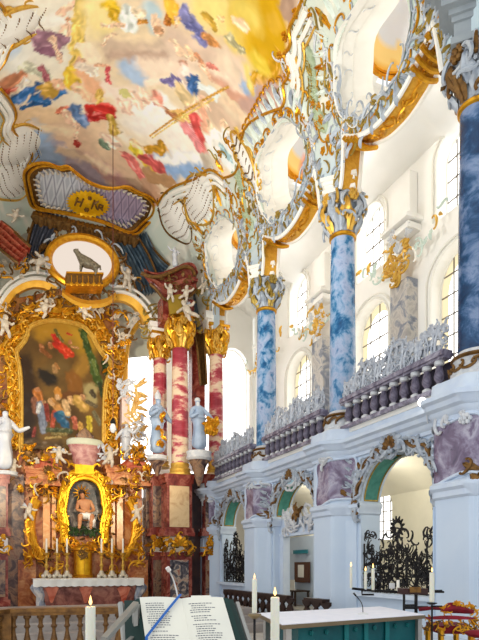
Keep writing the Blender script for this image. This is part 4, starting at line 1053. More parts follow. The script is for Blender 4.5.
AP_ = [(70,332,84,340,22,206,158,44,.9),(40,332,60,330,14,190,140,40,.8),(24,362,30,395,13,62,42,22,.8),(26,400,30,436,12,54,38,26,.8),(62,366,52,374,13,128,100,52,.8),(44,376,50,379,9,46,38,28,.6),(88,360,80,372,10,176,130,50,.8),
 (72,378,76,392,9,152,98,36,.5),(68,397,86,397,7,120,74,34,.5),(90,388,92,400,9,192,174,116,.7),(60,442,90,442,8,140,108,54,.8),(30,444,60,444,6,100,76,44,.8),
 (57,344,67,353,6,222,52,28,.4),(63,348,72,355,4,226,70,30,.4),(54,336,58,342,3,210,50,30,.5),(55,330,62,341,2.2,112,102,42,.3),(67,333,71,335,1.6,200,70,30,.4),(70,342,70,343,2.4,196,128,80,.4),(72,347,78,348,1.4,206,150,96,.4),(41,346,42,347,2.6,176,110,60,.4),(50,345,51,347,2.6,176,110,60,.4),(42,350,50,356,3,150,90,44,.5),(54,367,55,371,3.2,206,156,96,.4),(56,364,58,368,2,190,130,70,.4),
 (83,332,88,350,5.4,62,84,34,.4),(84,334,87,342,2.4,92,112,52,.5),(91,356,98,382,5.6,76,98,38,.4),(93,360,97,374,2.2,116,132,62,.5),(104,364,106,372,4.6,50,72,32,.4),(100,384,103,396,3,58,70,36,.5),
 (37,392,38,398,5,204,122,50,.45),(37,389,38,390,2.8,200,134,86,.4),(34,400,36,412,4,150,96,70,.5),(41,404,43,430,4.6,132,140,158,.4),(40,404,38,412,2.4,226,226,224,.4),(44,402,45,404,2.6,196,146,100,.4),(46,405,48,420,2.6,150,60,44,.5),(35,428,33,436,2,150,60,50,.5),
 (57,391,58,395,4.4,218,146,56,.4),(57,396,58,398,3,226,180,130,.4),(53,402,60,410,5.4,222,158,84,.45),(50,401,52,404,3,226,176,120,.4),(54,412,52,428,3,192,84,54,.45),(57,415,66,425,5,44,100,136,.4),(60,412,68,416,3,70,130,156,.5),(65,402,68,414,4.2,232,190,134,.4),(70,398,72,402,3.2,230,180,120,.4),
 (77,400,84,408,6,218,172,84,.45),(82,396,83,398,2.8,216,160,110,.4),(74,418,76,428,3,198,104,74,.4),(89,418,90,430,3.6,224,194,52,.4),(92,392,94,396,3.2,92,78,54,.4),(88,402,96,406,3,120,104,74,.5),(94,412,100,424,3,130,120,84,.5),(80,424,82,436,3,212,160,76,.4),(77,437,84,437,2,190,120,60,.4),
 (48,430,70,431,3.4,86,92,56,.5),(52,434,66,434,2,150,130,70,.5),(46,438,60,437,1.6,190,160,90,.5)]
for (x1,y1,x2,y2,w_,r,g,b,s_) in AP_:
    a_, b_ = A(x1,y1,YP), A(x2,y2,YP); brush(C, wx_, wz_, a_.x, a_.z, b_.x, b_.z, w_*S, rgb(r,g,b), max(s_,.45), 1, .5 if w_ < 7 else .1)
C *= .66; C[:,3] = 1
t = thing('altar_painting', 'tall arched altar painting with green curtain in a carved gold frame', 'painting', A(62,450,YP))
part(t, 'canvas', mb, painted('altar canvas', .4), col=C)
f_ = MB(); path = [A(x, y, YP-.02) for x, y in OUTs]
f_.tube(path, .06, 6); f_.tube([A(x, y, YP-.05) for x, y in [(62+(x-62)*1.05, 385+(y-385)*1.03) for x, y in OUTs]], .05, 6)
part(t, 'inner_moulding', f_, M_goldpale)
g_, g2 = MB(), MB()
outer = [(62+(x-62)*(1.36 if y > 330 else 1.3), 390+(y-390)*(1.30 if y < 390 else 1.0)) for x, y in OUTs]
for (a_, b_) in zip(range(len(OUTs)-1), range(1, len(OUTs))):
    q = [A(*OUTs[a_], YP+.02), A(*OUTs[b_], YP+.02), A(*outer[b_], YP+.06), A(*outer[a_], YP+.06)]; g_.prism(q, (0,.15,0))
for s_, n_ in ((1.14,7.0),(1.26,6.5)):
    lp = [(62+(x-62)*s_, 390+(y-390)*(1+(s_-1)*.82 if y < 390 else 1)) for x, y in OUTs]
    fr = pxf(YP-.05)
    for i, (x, y, g) in enumerate(along([(x, -y) for x, y in lp], n_*.5)):
        scroll(g_ if i % 4 else g2, fr, x, y, n_*1.2, g+random.uniform(-.7,.7), random.choice('CSJ'), random.choice((-1,1)), 1.0, 0, .4)
        if i % 3 == 0: leaf(g_, fr, x, y, n_*.9, random.uniform(0,6), .3, 0, .5, .3)
shell(g_, pxf(YP-.05), 62, -314, 15, PI/2, 2.8, 9, 0, .6, .2)
part(t, 'carved_frame', g_, M_gold); part(t, 'silvered_scrolls', g2, M_goldpale)

# reredos wall that carries it, and the gilt arches to either side
mb = MB(); slab(mb, [(-12,480),(-12,330),(2,300),(30,296),(62,288),(95,296),(112,310),(119,345),(121,480)], YP+.25, .5)
t = thing('reredos', 'red marble altar wall behind the gold framed painting', 'altar wall', A(60,480,YP+.3)); part(t, 'wall_body', mb, mat('brown gilt marble', rgb(176,124,70), .4, .2, c2=rgb(132,72,52), scale=3), False)
g_, g2, g3 = MB(), MB(), MB()
for px0, px1 in ((-2,16),(106,121)):
    for i in range(46): orn(g_ if i % 3 else g2, YP, [(random.uniform(px0,px1), random.uniform(306,446))], 8, 1.0)
for i in range(70):
    x = random.uniform(-4,122); orn((g_,g2,g3)[i % 3], YP+.05, [(x, 304+abs(x-62)*.16+random.uniform(-13,9))], 9, 1.1, 'CSLJR')
part(t, 'gilt_ornament', g_, M_gold); part(t, 'brown_ornament', g2, M_bronze); part(t, 'white_ornament', g3, M_ivory)
for k, pts in enumerate(([(146,318),(138,322),(131,332),(127,345),(125,362),(124,390),(124,440)], [(-6,330),(2,308),(12,292),(28,283),(44,283),(56,290)], [(112,297),(122,296),(134,301),(144,312),(150,326)])):
    Yk = (23.2, 22.2, 22.0)[k]; t = thing('gilt_arch', ['tall yellow gilt arch edge framing the bright window right of the painting','curved yellow gilt cornice at the left below the lamb cartouche','curved yellow gilt cornice falling to the right of the lamb cartouche'][k], 'arch band', A(*pts[-1], Yk), 'gilt arches of the altar')
    p_ = smooth_poly(pts, 2, False); mb = MB(); w_ = (6,8,8)[k]; cx_, cy_ = ((160,400),(30,340),(110,345))[k]
    def shrink(x, y, d): L = math.hypot(x-cx_, y-cy_); return (x+(cx_-x)/L*d, y+(cy_-y)/L*d)
    rows = [[A(*shrink(x,y,-w_*.5), Yk), A(*shrink(x,y,w_*.5), Yk+.1), A(*shrink(x,y,w_*.8), Yk+.5)] for x, y in p_]; mb.grid(rows); part(t, 'gilt_band', mb, mat('gilt band', rgb(238,186,72), .45, .3, c2=rgb(226,166,50), scale=4))
    m2 = MB(); m2.tube([A(*shrink(x,y,-w_*.6), Yk-.03) for x, y in p_], .07, 6); m2.tube([A(*shrink(x,y,-w_*1.3), Yk-.03) for x, y in p_], .05, 6); part(t, 'white_edge', m2, M_white)

# =================================================================== LAMB CARTOUCHE, CANOPY, DRAPES
YL = 21.8
t = thing('lamb_cartouche', 'oval gold framed glowing cartouche above the altar painting', 'cartouche', A(86,300,YL))
el = lambda k, q, Y=YL: A(82+k*31*math.cos(q)+k*4*math.sin(q), 262-k*22*math.sin(q)+k*6*math.cos(q), Y)
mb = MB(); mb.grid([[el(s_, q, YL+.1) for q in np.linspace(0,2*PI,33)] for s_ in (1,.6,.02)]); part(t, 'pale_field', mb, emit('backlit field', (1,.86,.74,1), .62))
mb = MB(); mb.tube([el(1.10, q, YL-.05) for q in np.linspace(0,2*PI,41)[:-1]], .14, 8, closed=True); mb.tube([el(1.0, q, YL) for q in np.linspace(0,2*PI,41)[:-1]], .06, 6, closed=True); part(t, 'gold_ring', mb, M_gold)
g_, g2 = MB(), MB()
for i, q in enumerate(np.linspace(0,2*PI,31)[:-1]):
    x = 82+1.32*31*math.cos(q)+4*math.sin(q); y = 262-1.36*22*math.sin(q)+6*math.cos(q)
    orn(g_ if i % 3 else g2, YL-.05, [(x,y)], 9, 1.1, 'CSJL'); 
    if i % 2: orn(g2 if i % 4 == 1 else g_, YL, [(x+random.uniform(-3,3),y+random.uniform(-4,4))], 8, 1.1, 'CSR')
for i in range(26): orn(g_, YL-.1, [(85+random.uniform(-34,34), 293+random.uniform(-4,12))], 8, 1., 'CSLJ')
part(t, 'gilt_scrolls', g_, M_bronze); part(t, 'silver_scrolls', g2, M_silver)
mb = MB(); pts = smooth_poly([(62,288),(74,297),(90,301),(106,299),(116,292)], 2, False); mb.grid([[A(x,y,YL-.15), A(x,y+4,YL-.35), A(x,y+8,YL-.2)] for x, y in pts]); part(t, 'gilt_lip', mb, MATS['gilt band'])
# the book with seals and the lamb lying on it
mb = MB(); R = Matrix.Rotation(math.radians(-10), 3, 'Y'); c_ = A(84,283,YL-.45); mb.box(c_, (1.25,.6,.42), 0, R)
t = thing('sealed_book', 'large gold book with hanging seals under the lamb', 'book', c_-Vector((0,0,.21))); part(t, 'book_block', mb, M_bronze, False)
mb = MB(); mb.box(c_+Vector((0,0,.22)), (1.34,.68,.06), 0, R); mb.box(c_-Vector((0,0,.22)), (1.34,.68,.06), 0, R); part(t, 'covers', mb, M_gold, False)
for i in range(6):
    p = c_+R @ Vector((-.5+.2*i, -.33, -.05)); mb = MB(); mb.tube([p+Vector((0,0,.16)), p+Vector((0,-.03,-.1))], .018, 5); mb.ell(p+Vector((0,-.03,-.16)), (.07,.03,.08), 8, 6); part(t, 'seal', mb, M_gold)
J = {'rump': ((.36,0,.52),.17), 'belly': ((.1,0,.50),.2), 'chest': ((-.2,0,.55),.18), 'neck': ((-.36,0,.66),.10), 'poll': ((-.44,0,.80),.085), 'muzzle': ((-.58,0,.76),.05),
     'f1': ((-.2,-.1,.34),.07), 'f1k': ((-.22,-.1,.18),.045), 'f1h': ((-.2,-.1,.02),.04), 'f2': ((-.18,.1,.34),.07), 'f2k': ((-.16,.1,.18),.045), 'f2h': ((-.18,.1,.02),.04),
     'h1': ((.36,-.1,.36),.1), 'h1k': ((.42,-.1,.2),.05), 'h1h': ((.38,-.1,.02),.04), 'h2': ((.38,.1,.36),.1), 'h2k': ((.46,.1,.2),.05), 'h2h': ((.44,.1,.02),.04), 'tail': ((.54,0,.5),.05), 'tailend': ((.58,0,.36),.03), 'e1': ((-.42,-.12,.85),.03), 'e2': ((-.42,.12,.85),.03)}
E = [('belly','rump'),('belly','chest'),('chest','neck'),('neck','poll'),('poll','muzzle'),('chest','f1'),('f1','f1k'),('f1k','f1h'),('chest','f2'),('f2','f2k'),('f2k','f2h'),('rump','h1'),('h1','h1k'),('h1k','h1h'),('rump','h2'),('h2','h2k'),('h2k','h2h'),('rump','tail'),('tail','tailend'),('poll','e1'),('poll','e2')]
me = skin_mesh('lamb_body', J, E, lambda c: c*(1+.02*math.sin(c.x*60)*math.sin(c.z*60))); me.materials.append(mat('grey fleece', rgb(150,140,118), .6, .1, c2=rgb(98,90,74), scale=14, bmp=.5))
o = bpy.data.objects.new('lamb', me); COL.objects.link(o); o.location = A(85,276,YL-.68)+Vector((0,0,.08)); s_ = .9; o.scale = (s_,s_,s_); o.rotation_euler = (0, math.radians(8), 0); tag(o, 'grey lamb standing on the gold book in the oval cartouche', 'lamb')
# canopy: damask underside with a gilt scalloped border
CAN = smooth_poly([(25,174),(30,168),(38,164),(50,164),(60,169),(68,166),(76,173),(88,182),(100,187),(113,189),(127,186),(136,192),(150,197),(158,207),(155,217),(146,223),(134,236),(118,228),(100,221),(78,216),(58,212),(34,209),(30,199),(27,186)], 2)
def can_pt(x, y, h=0.): 
    Yc = 22.2-2.2*(max(0, 215+.12*(x-90)-y)/50.)
    return A(x, y, Yc-h)
t = thing('altar_canopy', 'scalloped damask canopy with brown gilt border hanging over the altar', 'canopy', can_pt(90,215))
cx_, cy_ = 90, 199
mb = MB(); rows = [[can_pt(cx_+(x-cx_)*s_, cy_+(y-cy_)*s_, .05+.15*(1-s_)) for x, y in CAN+[CAN[0]]] for s_ in (1,.8,.6,.4,.2,.01)]; mb.grid(rows)
m, nt, b = nodes('damask'); b.inputs['Roughness'].default_value = .6
tc = nt.nodes.new('ShaderNodeTexCoord'); mp = nt.nodes.new('ShaderNodeMapping'); mp.inputs['Rotation'].default_value = (0,PI/4,0); mp.inputs['Scale'].default_value = (4.2,0.01,4.2); nt.links.new(tc.outputs['Object'], mp.inputs[0])
vo = nt.nodes.new('ShaderNodeTexVoronoi'); vo.inputs['Randomness'].default_value = 0; vo.inputs['Scale'].default_value = 1.; vo.distance = 'CHEBYCHEV'; nt.links.new(mp.outputs[0], vo.inputs['Vector'])
o1 = ramp(nt, [(.12, rgb(222,222,222)), (.2, rgb(178,180,188)), (.3, rgb(214,214,216)), (.42, rgb(196,196,204)), (.47, rgb(150,150,160))], vo.outputs['Distance'])
sx = nt.nodes.new('ShaderNodeSeparateXYZ'); nt.links.new(tc.outputs['Object'], sx.inputs[0]); mm = nt.nodes.new('ShaderNodeMath'); mm.operation = 'MULTIPLY'; mm.inputs[1].default_value = .125; nt.links.new(sx.outputs[0], mm.inputs[0]); o2 = ramp(nt, [(.30, rgb(240,244,246)), (.42, rgb(206,184,206))], mm.outputs[0])
mx = nt.nodes.new('ShaderNodeMix'); mx.data_type = 'RGBA'; mx.blend_type = 'MULTIPLY'; mx.inputs[0].default_value = 1; nt.links.new(o1, mx.inputs[6]); nt.links.new(o2, mx.inputs[7]); nt.links.new(mx.outputs[2], b.inputs['Base Color'])
part(t, 'damask_field', mb, m)
mb = MB(); rows = [[can_pt(cx_+(x-cx_)*s_, cy_+(y-cy_)*s_, h_) for x, y in CAN+[CAN[0]]] for s_, h_ in ((1.03,.0),(1.03,.2),(1.0,.24),(.95,.16),(.86,.2),(.85,.1))]; mb.grid(rows); part(t, 'border', mb, M_bronze)
mb = MB()
for k_ in (1.03, .955): mb.tube([can_pt(cx_+(x-cx_)*k_, cy_+(y-cy_)*k_, .26) for x, y in CAN], .05, 6, closed=True)
part(t, 'gilt_edge', mb, M_gold)
for i, (x, y, g) in enumerate(along(CAN+[CAN[0]], 6.4)):
    mb = MB()
    p = can_pt(cx_+(x-cx_)*.88, cy_+(y-cy_)*.84, .3); q = can_pt(cx_+(x-cx_)*.80, cy_+(y-cy_)*.74, .22)
    mb.tube([p, (p+q)/2-Vector((0,.04,0)), q], [.03,.025,.055], 6); part(t, 'tassel', mb, M_ivory)
mb = MB()
for i, x in enumerate(np.linspace(36, 134, 22)):
    yb = 212+.22*(x-40)+4; p = A(x, yb, 22.1); q = A(x, yb+9+2*(i % 2), 22.1); mb.tube([p, p*.5+q*.5-Vector((0,.12,0)), q], [.16,.2,.05], 7)
part(t, 'valance_fringe', mb, M_bronze)
# gold sunburst disc with lettering
t = thing('gold_letter_disc', 'gold sunburst disc with dark letters on the canopy damask', 'emblem', can_pt(87,214))
def disc(a, b, h=0): return can_pt(88+a*19+b*2, 204-b*11.5+a*3.2, .32+h)
mb = MB(); mb.grid([[disc(s_*math.cos(q)*(1 if s_ < .99 or i % 2 else 1.18), s_*math.sin(q)*(1 if s_ < .99 or i % 2 else 1.18), .1*(1-s_)) for i, q in enumerate(np.linspace(0,2*PI,57))] for s_ in (1,.9,.5,.02)]); part(t, 'disc', mb, mat('bright gold leaf', rgb(240,190,30), .4, .35, c2=rgb(226,168,16), scale=5))
mb = MB(); fr = FnFr(lambda a, b, h=0: disc(a, b, .16+h))
def stroke(*pts): mb.tube([fr.p(*q) for q in pts], .034, 5)
stroke((-.66,-.32),(-.58,.38)); stroke((-.38,-.34),(-.28,.36)); stroke((-.6,.02),(-.34,.04))
stroke((.22,-.36),(.30,.40)); stroke((.27,.05),(.52,.38)); stroke((.36,.12),(.5,-.3)); stroke((.56,-.36),(.6,.12)); stroke((.6,.12),(.78,.06),(.76,-.12),(.6,-.14)); stroke((.64,-.14),(.8,-.36))
for q in range(3): stroke((-.02+.13*math.cos(q*PI/3),-.52+.16*math.sin(q*PI/3)),(-.02-.13*math.cos(q*PI/3),-.52-.16*math.sin(q*PI/3)))
for q in range(3): stroke((.04+.1*math.cos(q*PI/3),.5+.13*math.sin(q*PI/3)),(.04-.1*math.cos(q*PI/3),.5-.13*math.sin(q*PI/3)))
part(t, 'letters', mb, M_bronze)
# drapes
def drape(name, label, pts, Y, wpx, m, folds=7, depth=.35, fringe=None):
    """cloth hanging along a pixel path; folds run along it"""
    t = thing(name, label, 'curtain', A(*pts[-1], Y)); p_ = smooth_poly(pts, 2, False); rows = []
    for i, (x, y) in enumerate(p_):
        s_ = i/(len(p_)-1); (xa,ya), (xb,yb) = p_[max(0,i-1)], p_[min(len(p_)-1,i+1)]; L = math.hypot(xb-xa, yb-ya)+1e-6; nx_, ny_ = -(yb-ya)/L, (xb-xa)/L; W = wpx[0]+(wpx[1]-wpx[0])*s_
        rows.append([A(x+nx_*W*(j/40-.5), y+ny_*W*(j/40-.5), Y)+Vector((0, -depth*.5*(1+math.sin(j/40*2*PI*folds+s_*2)), 0)) for j in range(41)])
    mb = MB(); mb.grid(rows); part(t, 'cloth', mb, m)
    e = MB(); e.tube([r_[0] for r_ in rows], .05, 5); e.tube([r_[-1] for r_ in rows], .05, 5); part(t, 'gilt_hem', e, fringe or M_bronze)
    return t
M_drape = marble('slate blue drapery', [(.35, rgb(52,70,88)), (.5, rgb(84,104,120)), (.65, rgb(120,136,146))], 2.5, .6, .5)
M_drape2 = marble('grey violet drapery', [(.35, rgb(92,98,116)), (.5, rgb(128,132,148)), (.65, rgb(84,86,106))], 2.5, .6, .5)
drape('curtain', 'slate blue curtain falling from the right end of the canopy', [(116,222),(124,244),(138,268),(148,296)], 22.4, (24,24), M_drape)
drape('curtain', 'blue green curtain gathered beside the right pediment', [(138,238),(144,256),(154,270),(160,276)], 22.6, (14,20), M_drape, 5)
drape('curtain', 'grey violet curtain fanning down from the left end of the canopy', [(52,214),(46,228),(38,246),(34,262)], 22.4, (32,16), M_drape2)
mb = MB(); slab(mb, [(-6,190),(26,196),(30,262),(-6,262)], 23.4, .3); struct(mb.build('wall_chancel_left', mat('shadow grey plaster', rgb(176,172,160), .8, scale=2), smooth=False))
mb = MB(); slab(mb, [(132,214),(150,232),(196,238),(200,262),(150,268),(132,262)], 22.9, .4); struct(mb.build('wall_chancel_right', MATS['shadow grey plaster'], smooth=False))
drape('red_cloth', 'red striped cloth at the left edge above the altar', [(-6,234),(4,242),(14,252),(24,260)], 21.4, (24,20), marble('striped red cloth', [(.4, rgb(168,62,44)), (.5, rgb(206,120,90)), (.6, rgb(150,48,36))], 3, .4, .45, (.4,.4,4)), 4)
# =================================================================== RED COLUMNS, PEDIMENT AND PEDESTALS ON THE RIGHT
def red_column(px, Y, r_px, yc0, yc1, yb0, yb1, label):
    S = spx(Y, px); r = r_px*S; c = A(px, yb1, Y); z = lambda y: A(px, y, Y).z
    t = thing('altar_column', label, 'column', c, 'red and cream altar columns')
    mb = MB(); mb.lathe([(r*1.35,z(yb1)),(r*1.35,z(yb1)+.1),(r*1.2,z(yb1)+.14),(r*1.28,z(yb1)+.24),(r*1.08,z(yb1)+.32),(r*1.1,z(yb0))], (c.x,c.y,0), 20); part(t, 'base', mb, M_goldpale)
    mb = MB(); n = 12; z0, z1 = z(yb0), z(yc1); mb.lathe([(r*(1.02-.1*(i/n)**1.6), z0+(z1-z0)*i/n) for i in range(n+1)], (c.x,c.y,0), 28); part(t, 'shaft', mb, M_pink)
    a, b = MB(), MB(); acanthus_capital(a, b, c.x, c.y, z(yc1), z(yc0)-z(yc1), r*.95, r*1.5)
    for i in range(22):
        q = 2*PI*random.random(); n_ = Vector((math.cos(q), math.sin(q), 0)); f = Fr(Vector((c.x,c.y,z(yc1)+random.uniform(.15,.95)*(z(yc0)-z(yc1))))+n_*r*1.3, Vector((-math.sin(q), math.cos(q), 0)), UP)
        scroll(a if i % 3 else b, f, 0, 0, r*1.2, random.uniform(0,6), random.choice('CS'), 1, r*.17)
    c_ = part(t, 'capital', a, M_gold); part(c_, 'flowers', b, M_goldpale)
    mb = MB(); h = z(yc0); mb.box((c.x,c.y,h+.05), (r*3,r*3,.1)); part(t, 'abacus', mb, M_gold, False)
    return t
red_column(160, 22.0, 7.2, 338, 360, 456, 468, 'red and cream altar column left of the three, behind the blue white bishop statue')
red_column(180, 20.8, 8.4, 320, 350, 464, 476, 'thickest red and cream altar column in the middle of the right-hand group')
red_column(216, 21.0, 7.2, 330, 356, 462, 474, 'red and cream altar column at the right against the bright window')
mb = MB(); rect(mb, 192, 330, 205, 470, 21.6, .5); t = solo('altar_pilaster', mb, M_red, 'dark red marble pilaster between two red and cream columns', 'pilaster', smooth=False)
# pedestals
def pedestal(px0, px1, Y, label, light):
    d = (px1-px0)*spx(Y, px0)*.8; t = thing('altar_pedestal', label, 'pedestal', A((px0+px1)/2, 612, Y), 'red marble column pedestals')
    mb = MB(); rect(mb, px0+1, 482, px1-1, 530, Y, d); rect(mb, px0+1, 553, px1-1, 616, Y, d); part(t, 'core', mb, M_red, False)
    mb = MB()
    for (y0, y1, e) in ((474,478,1.5),(478,483,.6),(528,532,1),(532,536,2),(552,556,1),(600,606,1.5)): rect(mb, px0-e, y0, px1+e, y1, Y-e*.03, d+e*.06)
    part(t, 'mouldings', mb, M_red, False)
    w_ = px1-px0; mb = MB(); rect(mb, px0+w_*.14, 486, px1-w_*.14, 527, Y-.04, .06); part(t, 'upper_panel', mb, light, False)
    mb = MB(); rect(mb, px0+w_*.16, 560, px1-w_*.16, 597, Y-.04, .06); part(t, 'lower_panel', mb, M_redgrey if light is not M_tan else marble('dark breccia', [(.35, rgb(50,44,52)),(.5, rgb(96,92,98)),(.58, rgb(190,170,150)),(.66, rgb(150,80,60))], 2.6, 1.5), False)
    g, g2 = MB(), MB()
    for i in range(int(w_*.9)+6): orn(g if i % 4 else g2, Y-.08, [(random.uniform(px0,px1), random.uniform(536,553))], 8, 1.0, 'CSLJR', px=px0)
    orn(g, Y-.15, [((px0+px1)/2, 543)], 12, 1.3, 'R', px=px0); shell(g, pxf(Y-.1, px0), (px0+px1)/2, -546, w_*.4, PI/2, 3, 7, 0, .5)
    part(t, 'gilt_frieze', g, M_gold); part(t, 'brown_frieze', g2, M_bronze)
    return t
pedestal(151, 166, 21.6, 'red marble pedestal left in the right-hand altar group, ending beside the candlesticks', M_redgrey)
pedestal(166, 193, 20.4, 'widest red marble pedestal with pale tan panel under the middle column', M_tan)
pedestal(204, 215.5, 20.7, 'narrow red marble pedestal against the white arcade wall', M_redgrey)
mb = MB(); rect(mb, 189, 474, 206, 616, 21.3, .5); solo('pedestal_recess', mb, mat('dark infill', rgb(58,48,52), .3, c2=rgb(88,64,60), scale=2), 'dark infill block in the gap between two pedestals', 'pier', smooth=False)  # dark block fills the gap between the pedestals
pedestal(-14, 9, 20.6, 'red marble pedestal cut by the left edge beside the altar table', M_redgrey)
mb = MB(); rect(mb, 8, 474, 24, 614, 21.9, .5); solo('altar_pier', mb, M_redgrey, 'grey red marble pier at the left of the altar behind the ivory putto', 'pier', smooth=False)
mb = MB(); rect(mb, 146, 476, 153, 614, 22.2, .5); solo('altar_pier', mb, M_redgrey, 'grey red marble pier between the altar and the right-hand pedestals', 'pier', smooth=False)
# the curved red pediment with figures
t = thing('red_pediment', 'curved broken red marble pediment above the right-hand altar columns', 'pediment', A(172,320,20.6))
top = smooth_poly([(141,273),(150,277),(160,277),(172,272),(184,266),(192,268),(195,276)], 2, False); bot = smooth_poly([(150,284),(158,291),(163,299),(172,301),(182,300),(190,296),(196,290)], 2, False)
mb = MB(); n = len(top); rows = []
for (x0,y0),(x1,y1) in zip(top, bot):
    rows.append([A(x0+(x1-x0)*s_, y0+(y1-y0)*s_, 20.7)+Vector((0,-h_,0)) for s_, h_ in ((0,.35),(.12,.35),(.16,.15),(.4,.12),(.45,.3),(.6,.3),(.64,.1),(1,.05))]+[A(x1,y1,21.6), A(x0,y0,21.6)])
mb.grid(rows); part(t, 'cornice', mb, M_red)
mb = MB(); rect(mb, 163, 297, 194, 322, 20.7, .8); part(t, 'entablature', mb, M_red, False)
mb = MB(); mb.tube([A(x,y,20.3) for x, y in top], .07, 6); mb.tube([A(x,y,20.5) for x, y in bot], .06, 6)
for i in range(16): orn(mb, 20.3, [(random.uniform(160,190), random.uniform(276,290))], 7, .8, 'CSLR')
part(t, 'gilt_edges', mb, M_bronze)
mb = MB(); slab(mb, [(168,296),(181,294),(183,312),(170,314)], 20.3, .1); part(t, 'gold_panel', mb, mat('olive gold panel', rgb(168,140,52), .45, .4), False)
mb = MB(); rect(mb, 152, 326, 168, 338, 21.6, .8); rect(mb, 150, 322, 170, 327, 21.5, .9); rect(mb, 208, 318, 226, 330, 20.7, .6); rect(mb, 206, 312, 228, 319, 20.6, .8); part(t, 'side_blocks', mb, M_white, False)
g = MB(); slab(mb, [(139,306),(150,300),(163,318),(162,338),(152,330),(146,318)], 22.0, .1)
for i in range(20): orn(g, 21.9, [(random.uniform(143,160), random.uniform(300,336))], 9, 1.1, 'CSLJ')
for i in range(14): orn(g, 20.9, [(random.uniform(194,210), random.uniform(285,330))], 8, 1., 'CSLJ')
part(t, 'scroll_work', g, M_olive)
mb = MB(); slab(mb, [(194,290),(208,294),(207,345),(195,345)], 21.7, .4); solo('dark_entablature', mb, M_drape, 'dark slate block between the pediment and the window', 'entablature', smooth=False)
mb = MB(); slab(mb, [(208,287),(222,287),(222,314),(208,314)], 20.9, .5); solo('gilt_pier', mb, MATS['gilt band'], 'small yellow gilt pier end right of the red pediment', 'pier', smooth=False)
drape('curtain', 'gold edged dark curtain hanging between the red columns', [(198,335),(200,352),(201,372),(202,386)], 21.2, (8,6), M_bronze, 3, .2)
# =================================================================== STATUES
def statue(px, yfoot, Y, hpx, body, m, name, label, cat='statue', rz=0.):
    s_ = hpx*spx(Y, px)/1.0; body.materials.append(m); o = bpy.data.objects.new(name, body); COL.objects.link(o); o.location = A(px, yfoot, Y); o.scale = (s_,)*3; o.rotation_euler = (0,0,rz); return tag(o, label, cat)
def bracket(px, ytop, ybot, Y, wpx, label, m):
    S = spx(Y, px); c = A(px, ytop, Y); h = (ybot-ytop)*S; w_ = wpx*S/2; t = thing('statue_bracket', label, 'bracket', c-Vector((0,0,h)), 'brackets under the altar statues'); mb = MB()
    mb.lathe([(w_*.1,c.z-h),(w_*.3,c.z-h*.8),(w_*.55,c.z-h*.45),(w_*.85,c.z-h*.25)], (c.x,c.y,0), 16); part(t, 'console', mb, m)
    mb = MB(); mb.lathe([(w_*.9,c.z-h*.26),(w_*1.05,c.z-h*.2),(w_*.95,c.z-h*.1),(w_*1.02,c.z-.002)], (c.x,c.y,0), 20); part(t, 'plinth', mb, M_stucgrey); return t
def add_child(o, name, mb, m):
    c = mb.build(name, m); c.parent = o; return c
o = statue(157, 456, 21.1, 60, robed(3, (((-.17,-.06,.64),(-.12,-.18,.70)),((.19,-.04,.64),(.22,-.14,.56))), .02), M_bluewhite, 'bishop_statue', 'blue white bishop statue with mitre before the left red column', rz=.3)
mb = MB(); mb.lathe([(.052,.94),(.062,.97),(.05,1.03),(.005,1.1)], (.01,-.01,0), 12, sy=.7); add_child(o, 'mitre', mb, M_statue)
mb = MB()
for i in range(9): leaf(mb, Fr((0,-.12,.5), (1,0,0), (0,0,1)), random.uniform(-.09,.09), random.uniform(-.4,.15), .13, random.uniform(0,6), .35, 0, .03, .3)
add_child(o, 'gilt_vestment', mb, M_gold)
bracket(157, 456, 476, 21.1, 20, 'white topped bracket under the bishop statue', M_redgrey)
o = statue(199, 452, 19.9, 54, robed(5, (((-.16,-.08,.62),(-.06,-.17,.66)),((.2,-.02,.66),(.25,-.1,.56))), -.04), M_bluewhite, 'saint_statue', 'bareheaded blue white statue with gold cloth on a bracket right of the thick red column', rz=-.2)
mb = MB()
for i in range(16): leaf(mb, Fr((.2,-.1,.5), (1,0,0), (0,0,1)), random.uniform(-.07,.09), random.uniform(-.22,.1), .16, random.uniform(0,6), .4, 0, .02, .4)
mb.ell((.22,-.1,.48),(.08,.06,.14),10,8); add_child(o, 'gold_cloth', mb, M_gold)
mb = MB(); mb.ell((-.03,-.005,.955),(.055,.058,.05),10,6); mb.ell((-.03,-.06,.87),(.03,.02,.05),8,6); add_child(o, 'hair', mb, M_stucgrey)
bracket(199, 452, 486, 19.9, 25, 'white topped marble bracket under the bareheaded statue', M_redgrey)
statue(4, 472, 21.0, 64, robed(9, (((-.18,-.04,.66),(-.24,-.14,.74)),((.2,-.08,.66),(.3,-.16,.72))), .02), M_statue, 'saint_statue', 'white robed statue cut by the left edge beside the painting', rz=.5)
bracket(4, 472, 490, 21.0, 26, 'bracket at the left edge under the white robed statue', M_redgrey)
statue(126, 462, 21.9, 40, robed(13, (((-.18,-.05,.66),(-.22,-.14,.56)),((.2,-.05,.70),(.3,-.08,.82))), .03), M_statue, 'angel_statue', 'white angel statue below the golden palms right of the painting', rz=-.4)
mb = MB(); rect(mb, 122, 395, 130, 424, 22.3, .5); solo('pink_plinth', mb, mat('pale pink marble', rgb(240,214,206), .4), 'pale pink stone block behind the white angel', 'plinth', smooth=False)
t = thing('golden_palms', 'fan of golden palm leaves against the bright window right of the painting', 'palm ornament', A(136,458,22.3)); mb = MB(); fr = pxf(22.3, 136)
for i in range(30):
    y = 385+random.random()*70; leaf(mb, fr, 135+random.uniform(-4,4), -y, random.uniform(9,16), random.uniform(-.6,2.6), .16, 0, 0, .25)
for i in range(16): scroll(mb, fr, 136+random.uniform(-9,9), -random.uniform(385,462), 10, random.uniform(0,6), random.choice('CS'), 1, .9)
part(t, 'palms', mb, mat('pale palm gold', rgb(240,214,150), .5, .2, c2=rgb(228,190,110), scale=8)); mb = MB()
